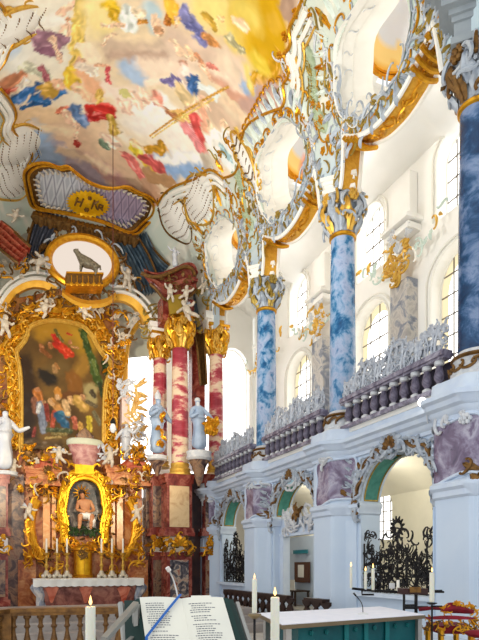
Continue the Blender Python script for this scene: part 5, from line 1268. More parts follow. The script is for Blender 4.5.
for i in range(22): orn(mb, 22.2, [(124+random.uniform(-6,8), random.uniform(380,402))], 7, 1., 'CSLR', px=136)
for i in range(14): orn(mb, 22.2, [(138+random.uniform(-6,8), random.uniform(415,440))], 7, 1., 'CSLR', px=136)
part(t, 'white_flowers', mb, M_statue)
# statue of the angel on the pediment and the putti
o = statue(175, 268, 20.5, 22, robed(17, (((-.2,-.04,.74),(-.34,-.06,.86)),((.18,-.08,.66),(.12,-.18,.60))), -.03), M_statue, 'angel_statue', 'small white angel seated on top of the red pediment')
for (px, py, Y, h, v, lab, rz, tl) in (
    (170,302,20.2,20,0,'white putto leaning over the left of the gold panel on the pediment',.2,0),(184,303,20.2,20,1,'white putto right of the gold panel on the pediment',-.3,.2),(194,324,20.1,28,2,'white putto sliding down beside the dark block right of the pediment',-.2,-.5),(199,292,20.4,18,0,'white putto on the right shoulder of the red pediment',.4,.6),
    (29,268,21.0,26,2,'white putto stretched out left of the lamb cartouche',0,.9),(126,291,21.5,26,0,'white putto seated on the gilt cornice right of the lamb cartouche',.3,.1),(41,318,21.6,24,1,'white putto below the left gilt cornice',.2,.3),(88,322,21.6,20,2,'white putto on the top of the gold picture frame at right',-.3,-.3),
    (5,338,21.6,26,0,'white putto at the left edge above the gold frame',.3,0),(10,222,21.2,20,1,'white putto at the left edge beside the canopy',.3,.5),
    (59,466,21.3,22,2,'white putto seated on the left half of the altar attic under the painting',0,0),(12,478,21.2,22,0,'pinkish white putto left of the altar attic',.4,.1),(110,468,21.4,24,1,'white putto with bouquet on the right of the altar attic',-.2,0),
    (26,522,21.2,22,2,'ivory putto perched on the left gold volute of the altar',.2,.2),(138,524,21.3,22,1,'ivory putto perched on the right gold volute of the altar',-.3,-.1)):
    make_putto(px, py, Y, h, v, lab, rz, tl)
for i, (x, y) in enumerate(((104,452),(112,448),(118,456),(98,456))):
    pass
t = thing('flower_bouquet', 'pale bouquet beside the putto on the altar attic', 'bouquet', A(108,462,21.6)); mb = MB()
for i in range(26): orn(mb, 21.6, [(108+random.uniform(-10,9), 452+random.uniform(-8,9))], 5, .7, 'RLL', px=108)
part(t, 'blooms', mb, M_statue)
for nm, lab, zones in (('altar_scrollwork', 'dense gilt and white scrollwork between the painting frame and the left red column', ((116,150,312,324,12),(114,134,330,345,12),(104,122,330,380,18),(112,150,262,290,16))), ('altar_scrollwork', 'grey and gilt scrolls at the left below the canopy', ((-4,10,300,332,16),(14,58,296,308,16),(-4,40,256,278,22),(-4,40,232,256,8)))):
    t = thing(nm, lab, 'scrollwork', A(zones[0][0], 345, 22.1), 'scrollwork of the altar crown'); g, g2, g3 = MB(), MB(), MB()
    for (x0,x1,y0,y1,n) in zones:
        for i in range(n): orn((g, g2, g3)[i % 3], 22.15, [(random.uniform(x0,x1), random.uniform(y0,y1))], 9, 1.1, 'CSLJR', h=.5)
    part(t, 'gilt_scrolls', g, M_gold); part(t, 'brown_scrolls', g2, M_bronze); part(t, 'pale_scrolls', g3, M_ivory)
# =================================================================== LOWER ALTAR
t = thing('altar_retable', 'gold and red marble retable above the altar table', 'altar', A(82,606,22.4))
mb = MB(); rect(mb, 24, 480, 142, 612, 22.3, .6); rect(mb, 18, 560, 36, 612, 21.7, .7); rect(mb, 128, 560, 148, 612, 21.7, .7); M_ored = marble('orange brown marble', [(.32, rgb(146,70,38)), (.48, rgb(196,116,62)), (.62, rgb(222,164,104))], 2.4, 1.2); part(t, 'body', mb, M_ored, False)
for (x0,x1) in ((26,60),(107,150)):
    mb = MB()
    for (y0, y1, e) in ((466,470,2),(470,474,1),(474,482,0),(482,485,1)): rect(mb, x0-e, y0, x1+e, y1, 21.8-e*.06, .8)
    part(t, 'entablature', mb, M_ored, False)
for (xa, xb, xt) in ((34,58,46),(120,146,134)):
    mb = MB(); p_ = [(xa+(xb-xa)*i/10, 467-7*math.sin(i/10*PI*.9)) for i in range(11)]; mb.grid([[A(x,y,21.6), A(x,y-2.5,21.5), A(x,y-2.5,22.4)] for x, y in p_]); mb.grid([[A(x,y,21.6), A(x,469,21.7)] for x, y in p_])
    part(t, 'curved_pediment', mb, marble('orange red marble', [(.35, rgb(176,72,48)),(.6, rgb(214,130,100))], 2))
for (x0,x1) in ((43,50),(52,56),(111,115),(117,123)): part(t, 'pilaster', one(rect, x0, 494, x1, 550, 22.0, .35), marble('salmon marble', [(.4, rgb(228,158,96)), (.6, rgb(242,198,140))], 2), False)
g, g2 = MB(), MB()
for (x0,x1,y0,y1,n) in ((38,62,482,500,24),(106,130,482,500,24),(56,66,500,560,34),(102,112,500,560,34),(60,108,538,552,40),(40,60,548,578,22),(106,128,548,578,22),(30,42,485,505,10),(124,140,485,505,10)):
    for i in range(n): orn(g if i % 4 else g2, 21.9, [(random.uniform(x0,x1), random.uniform(y0,y1))], 8, 1., 'CSLJ')
part(t, 'gilt_ornament', g, M_gold); part(t, 'brown_ornament', g2, M_bronze)
for (cx_, sg) in ((33,1),(133,-1)):         # large gold volutes
    v = MB(); fr = pxf(21.5, cx_); pts = smooth_poly([(cx_+sg*4,-500),(cx_-sg*1,-510),(cx_-sg*3,-524),(cx_-sg*1,-540),(cx_+sg*5,-552),(cx_+sg*9,-558),(cx_+sg*10,-552),(cx_+sg*7,-550)], 2, False)
    v.tube([fr.p(x, y, 1) for x, y in pts], [5.2*spx(21.5)*(1-.5*i/len(pts)) for i in range(len(pts))], 8)
    for i, (x, y, q) in enumerate(along(pts, 3.0)): scroll(v, fr, x-sg*2, y, 9, q+random.uniform(-.6,.6), random.choice('CS'), 1, 1.0, 0, 4)
    for i in range(20): orn(v, 21.5, [(cx_-sg*random.uniform(0,8), random.uniform(520,566))], 9, 1., 'CSLJ', h=2)
    part(t, 'volute', v, M_gold)
g, g2, g3 = MB(), MB(), MB()
for i in range(120):
    x = random.uniform(22,148); 
    if abs(x-86) < 19: continue
    orn((g, g2, g3, g)[i % 4], 21.5, [(x, random.uniform(446,492))], 8, 1., 'CSLJRF', h=.5)
part(t, 'attic_gilding', g, M_gold); part(t, 'attic_bronze', g2, M_bronze); part(t, 'attic_stucco', g3, M_ivory)
# niche with gold frame
nic = smooth_poly([(68,536),(67,520),(64,512),(66,500),(68,488),(74,480),(84,477),(95,480),(101,488),(103,500),(105,512),(102,520),(101,536)], 2, False)
mb = MB(); slab(mb, nic, 22.28, -.02); part(t, 'niche_back', mb, marble('painted niche', [(.35, rgb(40,44,42)),(.5, rgb(86,80,74)),(.65, rgb(140,128,116))], 2.5, 1.), False)
g = MB(); 
for k_, r_, dy in ((1.0,.09,21.9),(1.12,.1,21.85),(1.25,.12,21.9)): g.tube([A(84.5+(x-84.5)*k_, 508+(y-508)*k_, dy) for x, y in nic], r_, 7)
g.grid([[A(84.5+(x-84.5)*k_, 508+(y-508)*k_, Y) for k_, Y in ((1.0,22.27),(1.02,21.9),(1.28,21.95),(1.3,22.2))] for x, y in nic])
fr = pxf(21.85)
for i, (x, y, q) in enumerate(along([(84.5+(x-84.5)*1.2, -(508+(y-508)*1.2)) for x, y in nic], 3.4)): scroll(g, fr, x, y, 8, q+random.uniform(-.5,.5), random.choice('CS'), random.choice((-1,1)), 1., 0, 3.0)
shell(g, fr, 84, -474, 13, PI/2, 2.7, 9, 0, 1, .22)
for sg in (-1,1): scroll(g, fr, 84+sg*11, -470, 12, PI/2-sg*.6, 'C', -sg, 1.6, 0, 1)
g.box(A(84,470,21.8), (.7,.3,.35)); part(t, 'niche_frame', g, mat('bright gilding', rgb(240,186,36), .36, .55, c2=rgb(220,156,20), scale=6, bmp=.1))
# seated figure in the niche
J = {'pelvis': ((0,0,.34),.12), 'belly': ((0,-.02,.5),.105), 'chest': ((-.03,-.06,.68),.12), 'neck': ((-.06,-.1,.80),.05), 'face': ((-.09,-.15,.88),.065), 'crown': ((-.09,-.12,.97),.06),
     'Ls': ((-.18,-.06,.72),.06), 'Le': ((-.22,-.1,.52),.045), 'Lw': ((-.08,-.24,.46),.035), 'Lh': ((-.02,-.28,.45),.03), 'Rs': ((.14,-.06,.73),.06), 'Re': ((.22,-.1,.52),.045), 'Rw': ((.08,-.25,.47),.035), 'Rh': ((.03,-.29,.46),.03),
     'Lt': ((-.1,-.05,.32),.09), 'Lk': ((-.16,-.32,.36),.068), 'Lf': ((-.18,-.3,.06),.045), 'Lo': ((-.2,-.4,.03),.035), 'Rt': ((.1,-.05,.32),.09), 'Rk': ((.14,-.33,.36),.068), 'Rf': ((.1,-.32,.06),.045), 'Ro': ((.1,-.42,.03),.035)}
E = [('pelvis','belly'),('belly','chest'),('chest','neck'),('neck','face'),('face','crown'),('chest','Ls'),('Ls','Le'),('Le','Lw'),('Lw','Lh'),('chest','Rs'),('Rs','Re'),('Re','Rw'),('Rw','Rh'),('pelvis','Lt'),('Lt','Lk'),('Lk','Lf'),('Lf','Lo'),('pelvis','Rt'),('Rt','Rk'),('Rk','Rf'),('Rf','Ro')]
o = statue(85, 530, 21.95, 38, skin_mesh('seated_body', J, E), mat('painted flesh', rgb(206,150,104), .5, c2=rgb(176,112,74), scale=6), 'seated_statue', 'painted statue of a seated man with bowed head in the gold niche')
mb = MB(); mb.ell((0,-.12,.36),(.2,.2,.1),12,8); mb.tube([(.1,-.25,.36),(.16,-.3,.2),(.15,-.28,.08)], [.09,.08,.03], 8); add_child(o, 'loincloth', mb, M_white)
mb = MB(); mb.ell((-.09,-.1,.95),(.08,.085,.08),10,8); mb.ell((-.12,-.06,.84),(.045,.05,.1),8,6); add_child(o, 'hair', mb, mat('dark hair', rgb(60,38,24), .6))
mb = MB()
for q in np.linspace(0,2*PI,13)[:-1]: mb.tube([(-.09+.09*math.cos(q),-.02,.97+.09*math.sin(q)),(-.09+.22*math.cos(q),-.0,.97+.22*math.sin(q))], [.03,.008], 5)
add_child(o, 'gold_rays', mb, M_gold)
t = thing('niche_greenery', 'green leaves at the foot of the seated statue', 'plant', A(85,536,21.75)); mb = MB()
for i in range(50): orn(mb, 21.75, [(random.uniform(70,100), random.uniform(527,536))], 5, .5, 'L')
part(t, 'leaves', mb, mat('dark leaves', rgb(60,84,44), .5, c2=rgb(34,54,30)))
mb = MB(); c_ = A(86,466,21.6); S = spx(21.6); mb.lathe([(8*S,c_.z-.1),(11*S,c_.z+.1),(13*S,c_.z+.45),(15*S,c_.z+.6),(15.5*S,c_.z+.72),(17*S,c_.z+.8)], (c_.x,c_.y+.3,0), 24, sy=.6)
t = thing('altar_drum', 'pinkish marble drum with pale rim between the niche and the painting', 'pedestal', c_+Vector((0,.3,-.1))); part(t, 'body', mb, marble('rose marble', [(.4, rgb(170,110,110)),(.6, rgb(206,160,150))], 2))
mb = MB(); mb.lathe([(17*S,c_.z+.8),(18*S,c_.z+.84),(18*S,c_.z+.98),(16*S,c_.z+1.04)], (c_.x,c_.y+.3,0), 24, sy=.6); part(t, 'rim', mb, mat('pale green stone', rgb(206,208,184), .5)); mb = MB(); mb.lathe([(8*S,c_.z+1.04),(9*S,c_.z+1.2),(4*S,c_.z+1.4),(0.01,c_.z+1.5)], (c_.x,c_.y+.3,0), 20, sy=.6); part(t, 'cap', mb, M_redgrey)
for k, (px, py) in enumerate(((28,466),(139,466))):
    t = thing('gold_urn', ['gold vase with foliage on the left end of the altar attic','gold vase with foliage on the right end of the altar attic'][k], 'vase', A(px,py,21.7), 'gold vases of the altar attic'); c_ = A(px,py,21.7); S = spx(21.7); mb = MB(); mb.lathe([(3*S,c_.z),(2*S,c_.z+3*S),(6*S,c_.z+9*S),(6.5*S,c_.z+13*S),(4*S,c_.z+16*S),(5*S,c_.z+18*S)], (c_.x,c_.y,0), 16); part(t, 'body', mb, M_bronze); mb = MB()
    for i in range(16): orn(mb, 21.55, [(px+random.uniform(-7,7), py-random.uniform(4,22))], 7, .9, 'LLC')
    part(t, 'foliage', mb, M_gold)
# tabernacle
t = thing('tabernacle', 'gold tabernacle with rounded doors in the middle of the altar', 'tabernacle', A(83,578,21.6)); c_ = A(83,578,21.75); S = spx(21.6); mb = MB()
mb.lathe([(10*S,c_.z),(10.5*S,c_.z+.1),(9*S,c_.z+.14),(9*S,c_.z+27*S),(10.5*S,c_.z+28*S),(10*S,c_.z+30*S),(6*S,c_.z+33*S)], (c_.x,c_.y,0), 24); part(t, 'body', mb, M_gold)
for sg in (-1,1):
    mb = MB(); mb.lathe([(9.3*S,c_.z+2*S),(9.3*S,c_.z+22*S),(9.0*S,c_.z+25*S)], (c_.x,c_.y,0), 8, a0=-PI/2+sg*.05, a1=-PI/2+sg*.75); part(t, 'door', mb, MATS['bright gilding'])
mb = MB(); f = pxf(21.3, 83)
for i in range(14): scroll(mb, f, 83+random.uniform(-3,3), -553+random.uniform(-4,4), 6, random.uniform(0,6), 'C', 1, .7)
part(t, 'crest', mb, M_bronze)
# candlesticks
def candlestick(px, label, k):
    Y = 21.15; c_ = A(px, 578.5, Y); S = spx(Y, px); t = thing('altar_candlestick', label, 'candlestick', c_, 'six altar candlesticks'); mb = MB()
    for q in (PI/2, PI/2+2.1, PI/2-2.1): mb.ell(c_+Vector((3*S*math.cos(q), 3*S*math.sin(q), .09)), (.09,.09,.09), 8, 6)
    mb.lathe([(4.4*S,c_.z+.1),(3.6*S,c_.z+4*S),(1.6*S,c_.z+8*S)], (c_.x,c_.y,0), 12); part(t, 'foot', mb, mat('silvered foot', rgb(214,204,184), .35, .5))
    mb = MB(); mb.lathe([(1.5*S,c_.z+8*S),(1*S,c_.z+10*S),(2.2*S,c_.z+13*S),(1*S,c_.z+15*S),(1.1*S,c_.z+19*S),(2*S,c_.z+21*S),(1*S,c_.z+22.5*S),(3.2*S,c_.z+25*S),(3.4*S,c_.z+25.6*S),(1*S,c_.z+25.8*S)], (c_.x,c_.y,0), 12); part(t, 'stem', mb, M_goldpale)
    cc = c_+Vector((0,0,25.8*S)); cb = MB(); cb.lathe([(.95*S,cc.z),(.9*S,cc.z+14*S),(.2*S,cc.z+14.3*S)], (c_.x,c_.y,0), 10); solo('altar_candle', cb, mat('candle wax', rgb(244,238,222), .5), 'unlit white candle in the '+label.replace('silver gold altar candlestick, ', '')+' altar candlestick', 'candle', 'six altar candles')
for k, (px, l) in enumerate(((46.5,'leftmost left of the tabernacle'),(57,'middle one left of the tabernacle'),(67,'closest left of the tabernacle'),(101.5,'closest right of the tabernacle'),(112,'middle one right of the tabernacle'),(123,'rightmost right of the tabernacle'))): candlestick(px, 'silver gold altar candlestick, '+l, k)
# altar table with cloth
YM = 20.5
t = thing('altar_table', 'red marble altar table with grey scrolled ends', 'altar table', A(90,607,YM)); mb = MB(); mb.prism([A(42,585,YM),A(137,581,YM),A(132,608,YM),A(46,608,YM)], (0,1.1,0)); part(t, 'front', mb, marble('brown red marble', [(.35, rgb(98,52,44)),(.5, rgb(140,84,72)),(.62, rgb(168,112,92))], 2.4, 1.2), False)
for x in (52, 86, 124): mb = MB(); mb.prism([A(a,b,YM-.05) for a, b in smooth_poly([(x-8,587),(x+8,586),(x+4,594),(x+1,603),(x-2,603),(x-4,594)], 1)], (0,.06,0)); part(t, 'inlay', mb, MATS['orange red marble'], False)
for x, sg in ((38,1),(140,-1)): mb = MB(); mb.tube([A(x-sg*2,586,YM+.2),A(x,590,YM+.1),A(x+sg*3,596,YM+.1),A(x+sg*2,602,YM+.1),A(x+sg*4,608,YM+.1)], [.22,.2,.16,.14,.2], 8); part(t, 'grey_scroll', mb, M_greym)
mb = MB(); n = 60; e0, e1 = A(33,580,YM-.1), A(144,576.5,YM-.1); zt = A(90,578.5,YM).z
rows = []
for i in range(n+1):
    x = e0.x+(e1.x-e0.x)*i/n; rows.append([Vector((x,YM+1.2,zt)), Vector((x,YM-.05,zt)), Vector((x,YM-.1,zt-.03)), Vector((x,YM-.1-.02*math.sin(i*.9),zt-.16)), Vector((x,YM-.11-.03*math.sin(i*.9),zt-.25-.035*abs(math.sin(i*.8))))])
mb.grid(rows); t = thing('altar_cloth', 'white lace edged cloth on the high altar table', 'altar cloth', (e0.x,YM,zt-.3)); part(t, 'linen', mb, M_white)
# sanctuary lamp cord
mb = MB(); p0 = hit_vault(113, 120); yq = p0.y
pz = A(113, 418, 18.5); mb.tube([Vector((pz.x, pz.y, 16.1)), Vector((pz.x, pz.y, pz.z))], .014, 5)
t = thing('hanging_lamp', 'small hanging lamp on a long dark cord right of the painting', 'lamp', pz-Vector((0,0,.5))); part(t, 'cord', mb, mat('cord', rgb(110,58,48), .6)); S = spx(18.5, 113); mb = MB(); mb.lathe([(.3*S,pz.z),(2*S,pz.z-2*S),(3*S,pz.z-5*S),(2.5*S,pz.z-6*S)], (pz.x,pz.y,0), 12); part(t, 'cap', mb, M_dark); mb = MB(); mb.lathe([(2*S,pz.z-6*S),(3*S,pz.z-9*S),(3.4*S,pz.z-12*S),(1*S,pz.z-15*S)], (pz.x,pz.y,0), 12); part(t, 'bowl', mb, M_stucgrey)
# marble altar step
mb = MB(); mb.box((2.9, 21.3, .09), (9, 4.2, .18)); mb.box((2.9, 20.9, .04), (9.8, 4.6, .08)); struct(mb.build('floor_altar_step', M_redgrey, smooth=False))
# =================================================================== FOREGROUND
M_wax = MATS['candle wax']
M_flame = emit('candle flame', (1,.60,.20,1), 2.6)
def wax_mat():
    m, nt, b = nodes('lit candle wax'); b.inputs['Base Color'].default_value = rgb(214,214,200); b.inputs['Subsurface Weight'].default_value = .5; b.inputs['Subsurface Radius'].default_value = (.04,.025,.012); b.inputs['Subsurface Scale'].default_value = .5; b.inputs['Roughness'].default_value = .45; return m
M_waxlit = wax_mat()
def candle(px, ytop, ybot, d, wpx, label, lit=True, group=None):
    c = onD(px, ybot, d); S = d/F; h = (ybot-ytop)*S; r = wpx*S/2
    t = thing('candle', label, 'candle', c, group); mb = MB(); mb.lathe([(r,c.z),(r,c.z+h-.15*r),(r*.9,c.z+h),(r*.3,c.z+h-.1*r)], (c.x,c.y,0), 20); part(t, 'wax', mb, M_waxlit if lit else M_wax)
    mb = MB(); mb.tube([(c.x,c.y,c.z+h-.1*r),(c.x+.02*r,c.y,c.z+h+.5*r)], max(.0015,.05*r), 5); part(t, 'wick', mb, M_dark)
    if lit:
        mb = MB(); fh = max(r*2.0, 5*S); mb.lathe([(.001,c.z+h+.25*r),(fh*.15,c.z+h+.25*r+fh*.2),(fh*.17,c.z+h+.25*r+fh*.35),(fh*.1,c.z+h+.25*r+fh*.65),(.001,c.z+h+.25*r+fh)], (c.x,c.y,0), 10); part(t, 'flame', mb, M_flame)
        if d < 5.5:
            l = bpy.data.lights.new('candle_glow', 'POINT'); l.energy = .9; l.color = (1,.5,.16); l.shadow_soft_size = .01; lo = bpy.data.objects.new('candle_glow', l); COL.objects.link(lo); lo.location = (c.x, c.y, c.z+h+.25*r+fh*.5)
    return c, r
def stand(px, ytop, d, wpx, label, drop):
    c = onD(px, ytop, d); S = d/F; t = thing('candle_stand', label, 'candle stand', Vector((c.x,c.y,0)), 'thin candle stands'); mb = MB()
    mb.lathe([(.2*wpx*S,c.z-.05),(wpx*S*.5,c.z-.02),(wpx*S*.52,c.z-.002)], (c.x,c.y,0), 16); part(t, 'dish', mb, mat('brass dish', rgb(150,132,100), .35, .7))
    mb = MB(); mb.lathe([(.012,.04),(.012,c.z-.05)], (c.x,c.y,0), 8); part(t, 'pole', mb, M_dark); mb = MB(); mb.lathe([(.17,0),(.16,.02),(.03,.05)], (c.x,c.y,0), 20); part(t, 'foot', mb, M_dark)
candle(90.5, 606.5, 690, 3.4, 10, 'thick lit candle before the balustrade, lower left')
stand(90.5, 690, 3.4, 20, 'candle stand under the thick lit candle at the lower left', 1)
candle(275, 597, 690, 3.9, 9, 'thick lit candle in front of the altar table corner')
stand(275, 690, 3.9, 18, 'candle stand under the thick lit candle before the altar table', 1)
candle(254.5, 579, 613, 5.2, 5, 'slim lit candle on a thin stand between the book and the altar table')
stand(254.5, 613.5, 5.2, 13, 'thin candle stand left of the altar table', 1)
# ---- communion balustrade with turned balusters
M_rail = mat('brown gold stone', rgb(138,98,50), .4, .35, c2=rgb(88,60,34), scale=8)
t = thing('communion_rail', 'brown balustrade with turned balusters in front of the high altar', 'balustrade', onD(50,625,8.3)*Vector((1,1,0)) if False else Vector((onD(50,625,8.3).x, onD(50,625,8.3).y, 0)))
p0, p1 = onD(6, 612, 8.1), onD(124, 607, 8.5); zr = (p0.z+p1.z)/2; p0.z = p1.z = zr
u = (p1-p0).normalized(); ang = math.atan2(u.y, u.x); R = Matrix.Rotation(ang, 3, 'Z'); L = (p1-p0).length; mid = (p0+p1)/2
mb = MB(); mb.box((mid.x,mid.y,zr), (L,.24,.05), 0, R); mb.box((mid.x,mid.y,zr-.05), (L,.18,.05), 0, R); part(t, 'handrail', mb, M_rail, False)
mb = MB(); mb.box((mid.x,mid.y,.09), (L,.26,.18), 0, R); part(t, 'plinth', mb, M_rail, False)
hb = zr-.075-.18
pb = MB(); pb.lathe([(.06,0),(.06,.05*hb),(.028,.1*hb),(.034,.16*hb),(.066,.32*hb),(.07,.4*hb),(.048,.54*hb),(.026,.68*hb),(.026,.74*hb),(.05,.78*hb),(.03,.83*hb),(.034,.92*hb),(.055,.95*hb),(.055,hb)], (0,0,0), 16); B0 = None
nb = 9
for i in range(nb):
    q = p0+(p1-p0)*((i+.55)/nb); 
    if i == 0 : 
        B0 = pb.build('baluster', M_rail); o = B0
    else: o = B0.copy(); COL.objects.link(o)
    o.parent = t; o.location = Vector((q.x,q.y,.18))-Vector(t.location)
for q in (p0, p1):
    mb = MB(); mb.box((q.x,q.y,zr/2), (.17,.2,zr), 0, R); part(t, 'post', mb, M_rail, False)
p2 = p0+Vector((-.55,-.75,0)); m2 = (p0+p2)/2; a2 = math.atan2(p0.y-p2.y, p0.x-p2.x); R2 = Matrix.Rotation(a2, 3, 'Z')
mb = MB(); mb.box((m2.x,m2.y,zr), ((p0-p2).length,.24,.06), 0, R2); part(t, 'side_handrail', mb, M_rail, False)
for i in range(4):
    q = p2+(p0-p2)*((i+.4)/4.2); o = B0.copy(); COL.objects.link(o); o.parent = t; o.location = Vector((q.x,q.y,.18))-Vector(t.location)
# pale marble steps behind the balustrade
mb = MB()
for k in range(3): mb.box((2.6, 12.6+k*.5+1.6, .1+.0*k+.16*k), (7.4, 3.2, .2+.0))
struct(mb.build('floor_chancel_steps', mat('white marble step', rgb(164,156,150), .4, c2=rgb(128,118,112), scale=1.5), smooth=False))
# ---- lectern with open book
D = 2.75
def bk(px, py, d): return onD(px, py, d)
TL, TR, TM = bk(140,599,2.95), bk(223,597,2.95), bk(183,597,2.95)
dn = Vector((0,0,-1))*.8-FW*.62; dn.normalize()             # the slope of the desk towards the reader
WL = (TR-TL).length; H = .40
ux = (TR-TL); ux.z = 0; ux.normalize(); dn = (dn+ux*.24).normalized(); nrm = ux.cross(dn).normalized()*-1
if nrm.dot(FW) > 0: nrm = -nrm
def bp(a, b, h=0): return TL+ux*(a*WL)+dn*(b*H)+nrm*h
t = thing('lectern', 'dark green reading desk under the open book', 'lectern', Vector((bp(.5,.5).x, bp(.5,.5).y, 0)))
mb = MB(); mb.prism([bp(-.2,-.03,-.03), bp(1.13,-.05,-.03), bp(1.17,1.25,-.03), bp(-.3,1.25,-.03)], nrm*-.02)
part(t, 'desk', mb, mat('dark green cloth', rgb(22,52,46), .5, c2=rgb(16,38,36)), False)
mb = MB()
for a in (-.25, 1.17): mb.tube([bp(a,-.02,-.05), bp(a+(.03 if a > 0 else -.03),1.3,-.05)], .016, 6)
part(t, 'side_rail', mb, mat('grey metal edge', rgb(150,150,146), .4, .5))
c_ = bp(.5,.8,-.1); mb = MB(); mb.box((c_.x,c_.y,c_.z/2-.02), (.12,.12,c_.z-.04)); mb.box((c_.x,c_.y,.03), (.5,.5,.06)); part(t, 'pedestal', mb, M_dark, False)
# grey arm of a second desk at the left of the lectern
mb = MB(); q0, q1 = onD(104,640,2.5), onD(136,604,2.9); mb.tube([q0, q1], .02, 4); mb.tube([q0+Vector((0,0,-.1)), q1+Vector((0,0,-.16))], .014, 4); mb.tube([q1, Vector((q1.x,q1.y,0))], .02, 6); mb.tube([q0+Vector((0,0,-.1)), Vector((q0.x,q0.y,0))], .02, 6)
solo('folding_stand', mb, MATS['grey metal edge'], 'slanting grey metal stand left of the open book', 'stand')
t = thing('open_book', 'large open book with printed pages and a blue ribbon on the lectern', 'book', bp(.5,1,0)); M_page = mat('book page', rgb(222,221,208), .7, c2=rgb(212,212,202), scale=3)
mb = MB(); mb.prism([bp(-.05,-.035,-.025), bp(1.07,-.045,-.025), bp(1.1,1.12,-.025), bp(-.07,1.12,-.025)], nrm*.008); part(t, 'cover', mb, mat('green book cover', rgb(12,50,46), .5), False)
for sg in (0,1):
    def pg(s_, b, h=0.): 
        a = .5-.5*s_ if sg == 0 else .5+.5*s_
        return bp(a*(1+.03*b)-.015*b, b, .004+.024*math.sin(min(1,s_*1.15)*PI*.62)**.7*1.0+h-.01*s_)
    mb = MB(); rows = [[pg(i/14, 1.08*j/8) for j in range(9)] for i in range(15)]; mb.grid(rows); mb.grid([[pg(1, 1.08*j/8), pg(1, 1.08*j/8, -.022)] for j in range(9)]); mb.grid([[pg(i/14, 0), pg(i/14, 0, -.022)] for i in range(15)])
    P_ = part(t, 'page_block', mb, M_page)
    mb = MB(); rr = random.Random(4+sg); y = .10
    while y < 1.0:                           # lines of small print: rows of word-length dashes
        s_ = .88 if sg == 0 else .14; end = .30 if sg == 0 else .14+rr.uniform(.35,.62); st = -1 if sg == 0 else 1; ind = rr.choice((0,0,0,.05))
        if sg == 0: end = s_-rr.uniform(.35,.58)
        s_ += st*ind
        while (s_ > end) if sg == 0 else (s_ < end):
            w_ = rr.uniform(.02,.07); e_ = s_+st*w_; q = [pg(s_,y,.0012), pg(e_,y,.0012), pg(e_,y+.011,.0012), pg(s_,y+.011,.0012)]; mb.add(q, [(0,1,2,3)]); s_ = e_+st*.016
        y += .034 if rr.random() > .12 else .06
    part(P_, 'print', mb, mat('printing ink', rgb(84,88,104), .8), False)
mb = MB(); rows = []
for i in range(15):
    s_ = i/14; a = max(0, .5-.76*s_); b = -.03+1.05*s_; rows.append([bp(a-.016,b,.03+.01*math.sin(s_*PI)), bp(a+.016,b+.01,.032+.01*math.sin(s_*PI))])
mb.grid(rows); part(t, 'ribbon', mb, mat('blue ribbon', rgb(24,92,172), .45))
mb = MB(); mb.prism([bp(.62,-.045,.004), bp(.86,-.05,.004), bp(.86,.02,.012), bp(.62,.02,.012)], nrm*.002); part(t, 'page_marker', mb, M_page, False)
# gooseneck microphone on the lectern
mb = MB(); q = [onD(178,598,2.97), onD(176,588,3.0), onD(172.5,577,3.0), onD(168.5,569.5,2.98)]; mb.tube(smooth_poly([tuple(v) for v in q], 2, False), .0045, 6)
t = thing('gooseneck_microphone', 'thin gooseneck microphone rising behind the open book', 'microphone', q[0]); part(t, 'neck', mb, mat('silver tube', rgb(190,188,186), .3, .6)); mb = MB(); mb.tube([onD(169.5,571,2.98), onD(167.2,567.5,2.97)], .012, 8); part(t, 'head', mb, mat('pale foam', rgb(214,208,204), .7))
# ---- freestanding altar table
ca, cb = onD(280, 627.5, 6.4), onD(425.5, 614.5, 7.9); zt = 1.0
def onz1(px, py, z=1.0): return onZ(px, py, z)
FLc, FRc, BLc = onz1(282,625), onz1(425.5,614.8), onz1(257.5,613.2)
ux2 = FRc-FLc; uy2 = BLc-FLc; BRc = FRc+uy2
t = thing('communion_altar', 'freestanding altar table with white top and sea green front', 'altar table', Vector(((FLc.x+BRc.x)/2, (FLc.y+BRc.y)/2, 0)))
def tb(a, b, z): q = FLc+ux2*a+uy2*b; return Vector((q.x,q.y,z))
mb = MB(); mb.prism([tb(0,0,.95),tb(1,0,.95),tb(1,1,.95),tb(0,1,.95)], (0,0,.045)); part(t, 'table_slab', mb, mat('bronze edge', rgb(120,104,80), .4, .4), False)
mb = MB(); mb.prism([tb(.004,.01,.996),tb(.996,.01,.996),tb(.996,.99,.996),tb(.004,.99,.996)], (0,0,.008)); part(t, 'white_cloth', mb, mat('cool white cloth', rgb(238,238,246), .7, c2=rgb(230,232,242)), False)
mb = MB(); mb.prism([tb(.12,.12,.06),tb(.97,.12,.06),tb(.97,.85,.06),tb(.12,.85,.06)], (0,0,.89)); part(t, 'green_front', mb, mat('sea green cloth', rgb(2,92,98), .5, c2=rgb(2,76,84), scale=3), False)
mb = MB()
for a in (.42,.56,.72): mb.prism([tb(a,.1,.1),tb(a+.03,.1,.1),tb(a+.03,.1,.93),tb(a,.1,.93)], (ux2.normalized().cross(UP))*-.01); 
for a in (.2,.3,.5,.64,.8,.9): 
    for z in (.3,.6,.86): rosette(mb, Fr(tb(a,.115,z), ux2, UP), 0, 0, .035, 0, 5)
part(t, 'front_ornament', mb, mat('teal ornament', rgb(14,112,116), .5))
for a in (.05,.985):
    for b in (.1,.9): mb = MB(); q = tb(a,b,.475); mb.box((q.x,q.y,.475), (.07,.07,.95)); part(t, 'leg', mb, mat('steel leg', rgb(170,168,164), .35, .6), False)
q = onz1(363,614.5,1.005); mb = MB(); mb.lathe([(.07,1.005),(.065,1.02),(.02,1.035)], (q.x,q.y,0), 16); t = thing('table_microphone', 'small black gooseneck microphone on the white altar table top', 'microphone', q); part(t, 'foot', mb, mat('white plastic', rgb(220,220,220), .4))
